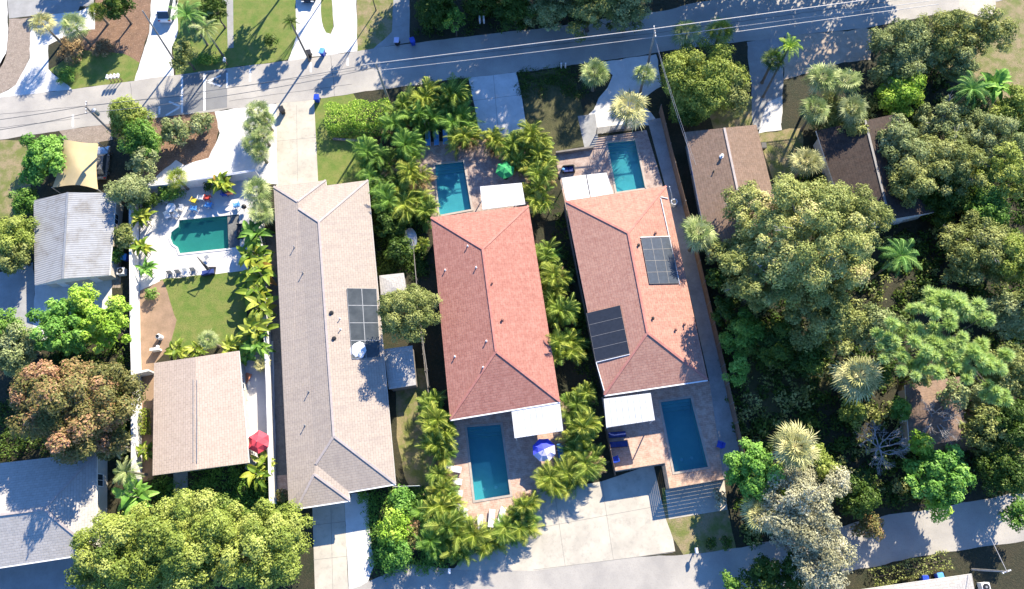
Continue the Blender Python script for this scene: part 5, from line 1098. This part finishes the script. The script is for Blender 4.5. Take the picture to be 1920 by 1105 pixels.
wire('short pale wire rising from the lower right road to the pole', (1857, 1008), (1888, 1072), 7.0, 7.8, .03, 0); wire('pale service wire from the lower right pole to the white roof', (1822, 1068), (1888, 1073), 3.4, 7.8, .03, .1)

# ---------------------------------------------------------------- bins, mailboxes, small equipment
def bin_at(label, x, y, body, lid, az=0):
    p = P(x, y); t = thing('wheelie_bin', label, 'bin', (p.x, p.y, 0.03), R(az)); b = MB()
    b.add([(sx * .24, sy * .27, .08) for sx, sy in ((-1, -1), (1, -1), (1, 1), (-1, 1))] + [(sx * .31, sy * .36, 1.0) for sx, sy in ((-1, -1), (1, -1), (1, 1), (-1, 1))], [(3, 2, 1, 0), (4, 5, 6, 7), (0, 1, 5, 4), (1, 2, 6, 5), (2, 3, 7, 6), (3, 0, 4, 7)])
    b.box((0, 0, .97), (.66, .76, .06)); b.build('body', M[body], t)
    b = MB(); b.box((0, -.02, 1.04), (.68, .8, .07), taper=.9); b.box((0, -.43, 1.02), (.5, .06, .05)); lo = b.build('lid', M[lid], t)
    b = MB(); b.tube((-.27, .42, .98), (.27, .42, .98), .025); b.build('handle', M[lid], t)
    for s in (-1, 1): b = MB(); b.tube((s * .25, .3, .12), (s * .31, .3, .12), .12, .12, 12); b.build('wheel', M['rubber'], t)
for l, x, y, bd, ld, az in [('black bin standing at the top of the road beside a blue one', 582, 107, 'black', 'black', 10), ('blue bin with white lid spot, right of the black one at the drive', 607, 104, 'blue', 'lightblue', -15), ('blue bin at the lower road edge above the long hedge', 597, 190, 'blue', 'blue', 0), ('black bin at the top of the palm island driveway', 532, 212, 'black', 'black', 25),
                            ('black bin with pale top in the tree shade at the upper street', 746, 84, 'black', 'lilac', 0), ('blue bin at the dark verge edge of the upper street', 775, 84, 'blue', 'blue', 20), ('blue bin beside the wall of the brown gable roofed house', 1300, 332, 'blue', 'blue', 10), ('second blue bin lower along the brown gable roofed house', 1312, 388, 'blue', 'blue', 0),
                            ('black round topped bin at the right wall of the brown gable house', 1428, 280, 'black', 'black', 0), ('dark blue bin above the white building at the bottom right', 1727, 1086, 'blue', 'blue', 0), ('light topped blue bin, second above the white building', 1755, 1081, 'blue', 'lightblue', 10),
                            ('blue bin between the white wall and the grey roof house', 240, 487, 'blue', 'lightblue', 0)]: bin_at(l, x, y, bd, ld, az)
def mailbox(label, x, y, az=0, mat='white', group=None):
    p = P(x, y); t = thing('mailbox', label, 'mailbox', (p.x, p.y, 0), R(az), group); b = MB(); b.box((0, 0, .5), (.1, .1, 1.0)); b.build('post', M['wood'], t)
    b = MB(); b.box((0, 0, 1.12), (.3, .55, .2)); b.tube((0, -.275, 1.22), (0, .275, 1.22), .15, .15, 12); b.build('box', M[mat], t); b = MB(); b.box((.17, .1, 1.3), (.02, .05, .2)); b.build('flag', M['red'], t)
for i, s in enumerate(('leftmost', 'second', 'third', 'rightmost')): mailbox('%s white mailbox in the row of four on the road verge' % s, 210 + i * 6.5, 154 - i * .8, -6, 'white', 'row of four white mailboxes')
mailbox('white mailbox by the lawn next to the asphalt shadow', 1302, 1032, 5); mailbox('white mailbox at the road corner below the palm ring', 845, 1070, 0); mailbox('small white mailbox on the lawn verge under the speed hump arrow', 427, 122, 0)
for x, y, l in ((904, 42, 'white yard sign with two panels under the dark oaks'), (1056, 128, 'pair of short white posts at the road verge by the fan palm')):
    p = P(x, y); t = thing('yard_sign' if x < 1000 else 'marker_posts', l, 'sign' if x < 1000 else 'posts', (p.x, p.y, 0))
    for s in (-1, 1): b = MB(); b.box((s * .28, 0, .55), (.2, .16 if x > 1000 else .5, 1.1)); b.build('panel' if x < 1000 else 'post', M['white'], t)
def acunit(label, x, y, s=.85, h=.8, fan=True, name='air_conditioner'):
    p = P(x, y); t = thing(name, label, 'air conditioner', (p.x, p.y, 0), R(6)); b = MB(); b.box((0, 0, h / 2), (s, s, h)); b.build('casing', M['white'], t); b = MB(); b.tube((0, 0, h), (0, 0, h + .05), s * .4, s * .4, 20); g = b.build('fan_grille', M['black'], t)
    b = MB(); b.tube((0, 0, h + .05), (0, 0, h + .09), s * .14, s * .14, 12); b.build('hub', M['greymetal'], g)
acunit('white air conditioner with a round dark fan between wall and grey roof', 232, 512); acunit('white air conditioner in front of the white building at the bottom right', 1841, 1100)
p = P(302, 634); t = thing('pool_pump', 'white and black pool filter on the bare dirt of the yard', 'pool equipment', (p.x, p.y, 0)); b = MB(); b.tube((0, 0, 0), (0, 0, .75), .33, .33, 16); b.sphere((0, 0, .75), .33, 14, 6, 0, .5); b.build('filter_tank', M['white'], t)
b = MB(); b.tube((0, 0, .86), (0, 0, 1.0), .2, .18, 14); b.build('cap', M['black'], t); b = MB(); b.tube((-.1, -.9, .2), (.1, -.4, .2), .14, .14, 10); b.build('motor', M['black'], t); b = MB(); b.sphere((-.1, -1.15, .25), .22); b.build('float_tank', M['white'], t)
p = P(1262, 384); t = thing('pool_heater', 'white coiled pump equipment at the right edge of the salmon roof', 'pool equipment', (p.x, p.y, 0)); b = MB(); b.tube((0, 0, 0), (0, 0, .9), .4, .4, 16); b.build('casing', M['white'], t); b = MB(); b.tube((0, 0, .9), (0, 0, .96), .26, .26, 14); b.build('fan_grille', M['black'], t); b = MB(); b.path([(-.9, .9, 3.2), (-.5, .5, 2.0), (-.2, .1, .9)], [.06] * 3); b.build('pipe', M['white'], t)
p = P(772, 452); t = thing('spa_cover', 'oval spa half hidden by palms beside the red roof, palm shade in its colour', 'spa', (p.x, p.y, 0), R(10)); b = MB(); ov = [(.75 * math.cos(k * math.pi / 10), 1.35 * math.sin(k * math.pi / 10)) for k in range(20)]; b.prism(ov, 0, .75); b.build('tub', M['greywood'], t); b = MB(); b.prism([(x * 1.04, y * 1.04) for x, y in ov], .75, .84); b.build('lid', M['silver'], t)  # white lid coloured blue grey to show palm shade

# ---------------------------------------------------------------- outdoor furniture
def frame_lounger(name, label, x, y, az, cush, frm, group=None, fold=30):
    p = P(x, y); t = thing(name, label, 'lounger', (p.x, p.y, .04), R(az), group); b = MB()
    for s in (-1, 1): b.beam((s * .31, -.95, .3), (s * .31, .95, .3), .05, .06)
    for k in range(9): yy = -.9 + k * .15; b.beam((-.3, yy, .315), (.3, yy, .315), .07, .02)
    b.build('frame', M[frm], t)
    for sx in (-1, 1):
        for sy in (-.85, .6): b = MB(); b.box((sx * .3, sy, .15), (.05, .05, .3)); b.build('leg', M[frm], t)
    b = MB(); b.box((0, -.3, .37), (.6, 1.28, .09)); b.build('seat_cushion', M[cush], t)
    a = R(fold); b = MB(); m = Matrix.Rotation(a, 3, 'X'); b.box((0, .36 + .33 * math.cos(a), .38 + .33 * math.sin(a)), (.6, .68, .08), M=m); b.build('backrest', M[cush], t)
    b = MB(); b.box((0, .36 + .56 * math.cos(a), .45 + .56 * math.sin(a)), (.45, .2, .08), M=m); b.build('pillow', M[cush], t); return t
for i, (x, y, az) in enumerate([(850, 880, 82), (851, 903, 84), (852, 925, 84), (862, 953, 60)]): frame_lounger('sun_lounger', ['topmost', 'second', 'third', 'lowest, slanted'][i] + ' white lounger in the column left of the lower pool', x, y, az, 'white', 'white', 'white loungers around the lower pool')
for i, (x, y, az) in enumerate([(876, 978, 20), (901, 982, 4), (922, 972, -4), (941, 967, -14)]): frame_lounger('sun_lounger', ['leftmost', 'second', 'third', 'rightmost'][i] + ' white lounger in the row below the lower pool', x, y, az + 180, 'white', 'white', 'white loungers around the lower pool')
frame_lounger('sun_lounger', 'single blue lounger right of the blue and white umbrella', 1051, 850, 8, 'lightblue', 'black')
for i, (x, y) in enumerate([(803, 264), (819, 263), (836, 261)]): frame_lounger('deck_lounger', ['left', 'middle', 'right'][i] + ' one of the three blue and white loungers on the shaded upper deck', x, y, 4, 'lightblue', 'white', 'three loungers on the shaded deck')
def patio_chair(name, label, x, y, az, mat, group=None, s=1.0):
    p = P(x, y); t = thing(name, label, 'chair', (p.x, p.y, .03), R(az), group); t.scale = (s, s, s); b = MB(); b.box((0, 0, .4), (.56, .54, .05)); b.build('seat', M[mat], t)
    b = MB()
    for k in range(5): b.box((-.23 + k * .115, .3, .74), (.09, .03, .68), M=Matrix.Rotation(R(-14), 3, 'X'))
    b.build('backrest', M[mat], t)
    for sx in (-1, 1): b = MB(); b.box((sx * .31, 0, .6), (.08, .6, .03)); b.build('armrest', M[mat], t)
    for sx in (-1, 1):
        for sy in (-1, 1): b = MB(); b.box((sx * .28, sy * .24, .3 if sy < 0 else .2), (.05, .05, .6 if sy < 0 else .4)); b.build('leg', M[mat], t)
    return t
for l, x, y, az, m in [('yellow garden chair beside the white round table', 367, 379, 160, 'yellow'), ('blue garden chair in front of the yellow one', 367, 394, 180, 'lightblue'), ('red garden chair on the shaded pool terrace', 392, 374, 170, 'red'), ('bright blue garden chair below the red one', 395, 388, 175, 'lightblue'), ('orange garden chair at the right of the shaded terrace', 434, 364, 185, 'orange'),
                       ('deep blue garden chair left of the orange one', 424, 366, 178, 'blue'), ('pale blue garden chair near the black grill', 447, 388, 200, 'lightblue'), ('small white garden chair behind the red chair', 380, 374, 175, 'white')]: patio_chair('garden_chair', l, x, y, az, m, s=1.15)
for i, (x, y) in enumerate([(323, 520), (338, 518), (366, 514)]): patio_chair('patio_chair', ['leftmost', 'second', 'third'][i] + ' dark chair in the row at the edge of the yard lawn', x, y, 5, 'greymetal', 'dark chairs at the lawn edge', 1.1)
patio_chair('patio_chair', 'faint white chair between the dark ones at the lawn edge', 351, 514, 5, 'white', None, 1.0)
def round_table(label, x, y, r, mat, name='round_table'):
    p = P(x, y); t = thing(name, label, 'table', (p.x, p.y, .03)); b = MB(); b.tube((0, 0, .7), (0, 0, .74), r, r, 24); b.build('tabletop', M[mat], t); b = MB(); b.tube((0, 0, 0), (0, 0, .7), .05); b.tube((0, 0, 0), (0, 0, .04), .28, .24, 14); b.build('pedestal', M[mat], t)
round_table('white round table at the upper left of the green pool', 325, 394, .62, 'white')
for l, x, y, az in [('white chair above left of the white round table', 315, 379, 150), ('white chair right of the white round table', 342, 392, 260), ('white chair below the white round table', 318, 408, 30), ('white chair at the lower right of the white round table', 333, 407, 330)]: patio_chair('dining_chair', l, x, y, az, 'white')
p = P(462, 393); t = thing('kettle_grill', 'black kettle grill at the shaded corner of the pool terrace', 'grill', (p.x, p.y, .03)); b = MB(); b.sphere((0, 0, .8), .32, 14, 8); b.build('bowl', M['black'], t)
for k in range(3): b = MB(); a = k * 2.1; b.tube((.2 * math.cos(a), .2 * math.sin(a), .6), (.32 * math.cos(a), .32 * math.sin(a), 0), .025); b.build('leg', M['black'], t)
def umbrella(label, x, y, r, zt, mats, n=8, rz=0, name='patio_umbrella', drop=.5):
    p = P(x, y, zt - drop); t = thing(name, label, 'umbrella', (p.x, p.y, .03), R(rz)); b = MB(); N2 = n
    ap = (0, 0, zt); rim = [(r * math.cos(2 * math.pi * k / N2), r * math.sin(2 * math.pi * k / N2), zt - drop) for k in range(N2)]; mid = [tuple(Vector(ap).lerp(Vector(q), .55) + Vector((0, 0, .06))) for q in rim]
    val = [tuple((Vector(rim[k]) + Vector(rim[(k + 1) % N2])) / 2 * 1.0 - Vector((0, 0, .18))) for k in range(N2)]
    b.add([ap] + rim + mid + val, [])
    for k in range(N2):
        j = (k + 1) % N2; mi = k % len(mats) if len(mats) < 3 else k
        b.f += [[0, 1 + N2 + k, 1 + N2 + j], [1 + N2 + k, 1 + k, 1 + 2 * N2 + k, 1 + N2 + j], [1 + N2 + j, 1 + 2 * N2 + k, 1 + j]]; b.m += [mi] * 3
    b.build('canopy', [M[m] for m in mats], t); b = MB(); b.tube((0, 0, 0), (0, 0, zt + .12), .03); b.sphere((0, 0, zt + .12), .05, 8, 5); b.build('pole', M['greymetal'], t)
    for k in range(N2): b = MB(); b.beam(Vector((0, 0, zt - .07)), Vector(rim[k]) - Vector((0, 0, .06)), .02, .02); b.build('rib', M['greymetal'], t)
    b = MB(); b.tube((0, 0, 0), (0, 0, .08), .32, .3, 16); b.build('base', M['black'], t); return t
umbrella('open green patio umbrella beside the upper white canopy', 947, 319, 1.22, 2.6, ['green'], 6, 20); umbrella('open coral red umbrella right of the beige roof', 485, 829, 1.3, 2.7, ['pinkred'], 6, 35)
umbrella('half blue half white patio umbrella on the lower deck', 1020, 844, 1.3, 2.6, ['lilac', 'blue_canvas', 'blue_canvas', 'blue_canvas', 'blue_canvas', 'lilac', 'lilac', 'lilac'], 8, -20)
p = P(398, 508); t = thing('folded_umbrella', 'folded dark cantilever umbrella lying over a navy bench by the lawn', 'umbrella', (p.x, p.y, .03)); b = MB(); b.tube((.0, .0, 0), (0, .0, 2.3), .05); b.tube((0, 0, 2.3), (-.9, .9, 2.5), .04); b.build('pole', M['black'], t)
b = MB(); b.tube((-.9, .9, 2.5), (.1, -.3, 1.2), .05, .2, 10); b.build('canopy', M['black'], t); b = MB(); b.box((0, 0, .08), (.9, .9, .14)); b.build('base', M['black'], t)
p = P(393, 513); t = thing('navy_bench', 'navy cushioned bench below the folded umbrella', 'bench', (p.x, p.y, .03), R(12)); b = MB(); b.box((0, 0, .25), (1.5, .62, .3)); b.build('frame', M['black'], t); b = MB(); b.box((0, 0, .46), (1.45, .58, .12)); b.build('seat_cushion', M['navy'], t); b = MB(); b.box((0, -.3, .62), (1.45, .12, .4)); b.build('backrest', M['navy'], t)
p = P(390, 485); t = thing('side_table', 'small grey side table above the navy bench', 'table', (p.x, p.y, .03), R(40)); b = MB(); b.box((0, 0, .45), (.5, .5, .04)); b.build('tabletop', M['greymetal'], t)
for sx in (-1, 1):
    for sy in (-1, 1): b = MB(); b.box((sx * .21, sy * .21, .22), (.04, .04, .44)); b.build('leg', M['greymetal'], t)
def sofa(name, label, x, y, az, w_, mat, cat='sofa', n=3):
    p = P(x, y); t = thing(name, label, cat, (p.x, p.y, .03), R(az)); b = MB(); b.box((0, 0, .18), (w_, .8, .28)); b.build('frame', M['wicker'], t); b = MB(); b.box((0, .36, .5), (w_, .12, .5)); b.build('backrest', M['wicker'], t)
    for s in (-1, 1): b = MB(); b.box((s * (w_ / 2 + .06), 0, .32), (.12, .8, .58)); b.build('armrest', M['wicker'], t)
    for k in range(n): b = MB(); b.box((-w_ / 2 + (k + .5) * w_ / n, -.04, .37), (w_ / n * .94, .68, .12), taper=.94); b.build('seat_cushion', M[mat], t)
sofa('wicker_sofa', 'dark wicker lounge set at the shallow end of the green pool', 452, 436, -86, 1.6, 'wicker'); sofa('wicker_sofa', 'dark blue sofa on the shaded yard by the upper right white canopy', 1066, 320, 5, 1.3, 'navy', n=2)
frame_lounger('navy_daybed', 'upper dark blue daybed below the lower right white canopy', 1157, 816, 95, 'navy', 'black', 'dark blue daybeds', 12); frame_lounger('navy_daybed', 'lower dark blue daybed next to the upper one on the patio', 1160, 834, 95, 'navy', 'black', 'dark blue daybeds', 12)
patio_chair('garden_chair', 'bright blue chair in the corner of the lower right patio', 1153, 862, 200, 'blue', None, 1.1); patio_chair('garden_chair', 'blue chair on the side path beside the lower right pool', 1348, 835, 250, 'blue', None, 1.1)
p = P(1056, 322); b = MB(); b.sphere((0, 0, 0), .2, 12, 7, 0, .6); o = b.build('throw_pillow', M['lightblue']); o.location = (p.x, p.y, .62); tag(o, 'light blue pillow on the dark blue sofa', 'pillow')
p = P(302, 385)
# cars
def car(label, x, y, az, paint, L=4.6, W_=1.85, H_=1.62, name='parked_car'):
    p = P(x, y); t = thing(name, label, 'car', (p.x, p.y, .03), R(az)); b = MB()
    prof = [(-L / 2, .45, .72, .80), (-L / 2 + .12, .35, .92, .93), (-L / 2 + .9, .3, .98, 1), (-L * .1, .28, 1.0, 1), (L * .16, .28, 1.0, 1), (L * .38, .3, .9, .98), (L / 2 - .1, .36, .75, .9), (L / 2, .45, .62, .76)]
    vs = []; 
    for y_, z0, z1, k in prof:
        w2 = W_ / 2 * k
        for xx, zz in ((-w2 * .9, z0), (w2 * .9, z0), (w2, (z0 + z1) / 2), (w2 * .93, z1), (-w2 * .93, z1), (-w2, (z0 + z1) / 2)): vs.append((xx, y_, zz))
    n = len(prof); fs = [(i * 6 + k, i * 6 + (k + 1) % 6, (i + 1) * 6 + (k + 1) % 6, (i + 1) * 6 + k) for i in range(n - 1) for k in range(6)] + [tuple(range(6))[::-1], tuple(range((n - 1) * 6, n * 6))]
    b.add(vs, fs); b.build('body', M[paint], t, smooth=False)
    g = MB(); w0, w1 = W_ / 2 * .92, W_ / 2 * .8; y0, y1, y2, y3 = -L / 2 + .25, -L / 2 + .8, L * .1, L * .26
    g.add([(-w0, y0, .95), (w0, y0, .95), (w0, y3, .95), (-w0, y3, .95), (-w1, y1, H_ - .03), (w1, y1, H_ - .03), (w1, y2, H_ - .03), (-w1, y2, H_ - .03)], [(0, 1, 5, 4), (1, 2, 6, 5), (2, 3, 7, 6), (3, 0, 4, 7), (4, 5, 6, 7)]); g.build('windows', M['glass'], t)
    b = MB(); b.box((0, (y1 + y2) / 2, H_), (w1 * 2 + .02, y2 - y1 + .05, .06), taper=.93); b.build('roof_panel', M[paint], t)
    for sx in (-1, 1):
        for sy in (-L * .31, L * .31):
            b = MB(); b.tube((sx * (W_ / 2 - .2), sy, .33), (sx * (W_ / 2 + .0), sy, .33), .33, .33, 16); wo_ = b.build('wheel', M['rubber'], t); b = MB(); b.tube((sx * (W_ / 2), sy, .33), (sx * (W_ / 2 + .02), sy, .33), .2, .2, 12); b.build('rim', M['chrome'], wo_)
        b = MB(); b.box((sx * .66, L / 2 - .03, .66), (.36, .1, .14)); b.build('headlight', M['white'], t); b = MB(); b.box((sx * .7, -L / 2 + .04, .78), (.28, .1, .16)); b.build('tail_light', M['lamp_red'], t)
        b = MB(); b.box((sx * (W_ / 2 + .1), L * .17, 1.0), (.2, .12, .12)); b.build('wing_mirror', M[paint], t)
    return t
car('white car parked in the upper left shell driveway', 318, 20, 0, 'carwhite', 4.7, 1.9, 1.7); car('dark car just entering the top edge above the black bin', 582, -16, 180, 'cardark'); car('silver car half under the tree right of the tan shade sail', 196, 310, 4, 'silver', 4.6, 1.8)
# a concrete frame block and wood stack
p = P(462, 712); t = thing('timber_stack', 'leaning orange brown boards beside the beige house', 'timber', (p.x, p.y, 0), R(-25)); b = MB()
for k in range(4): b.box((-.3 + k * .2, .02 * k, .12 + .03 * k), (.17, 1.5, .05))
b.build('board', M['orange'], t)
round_table('small white round table in the narrow yard beside the beige house', 462, 768, .42, 'white'); patio_chair('garden_chair', 'white chair beneath the coral umbrella', 475, 852, 20, 'white'); patio_chair('garden_chair', 'blue grey chair in the narrow yard beside the beige house', 460, 750, 200, 'greymetal')
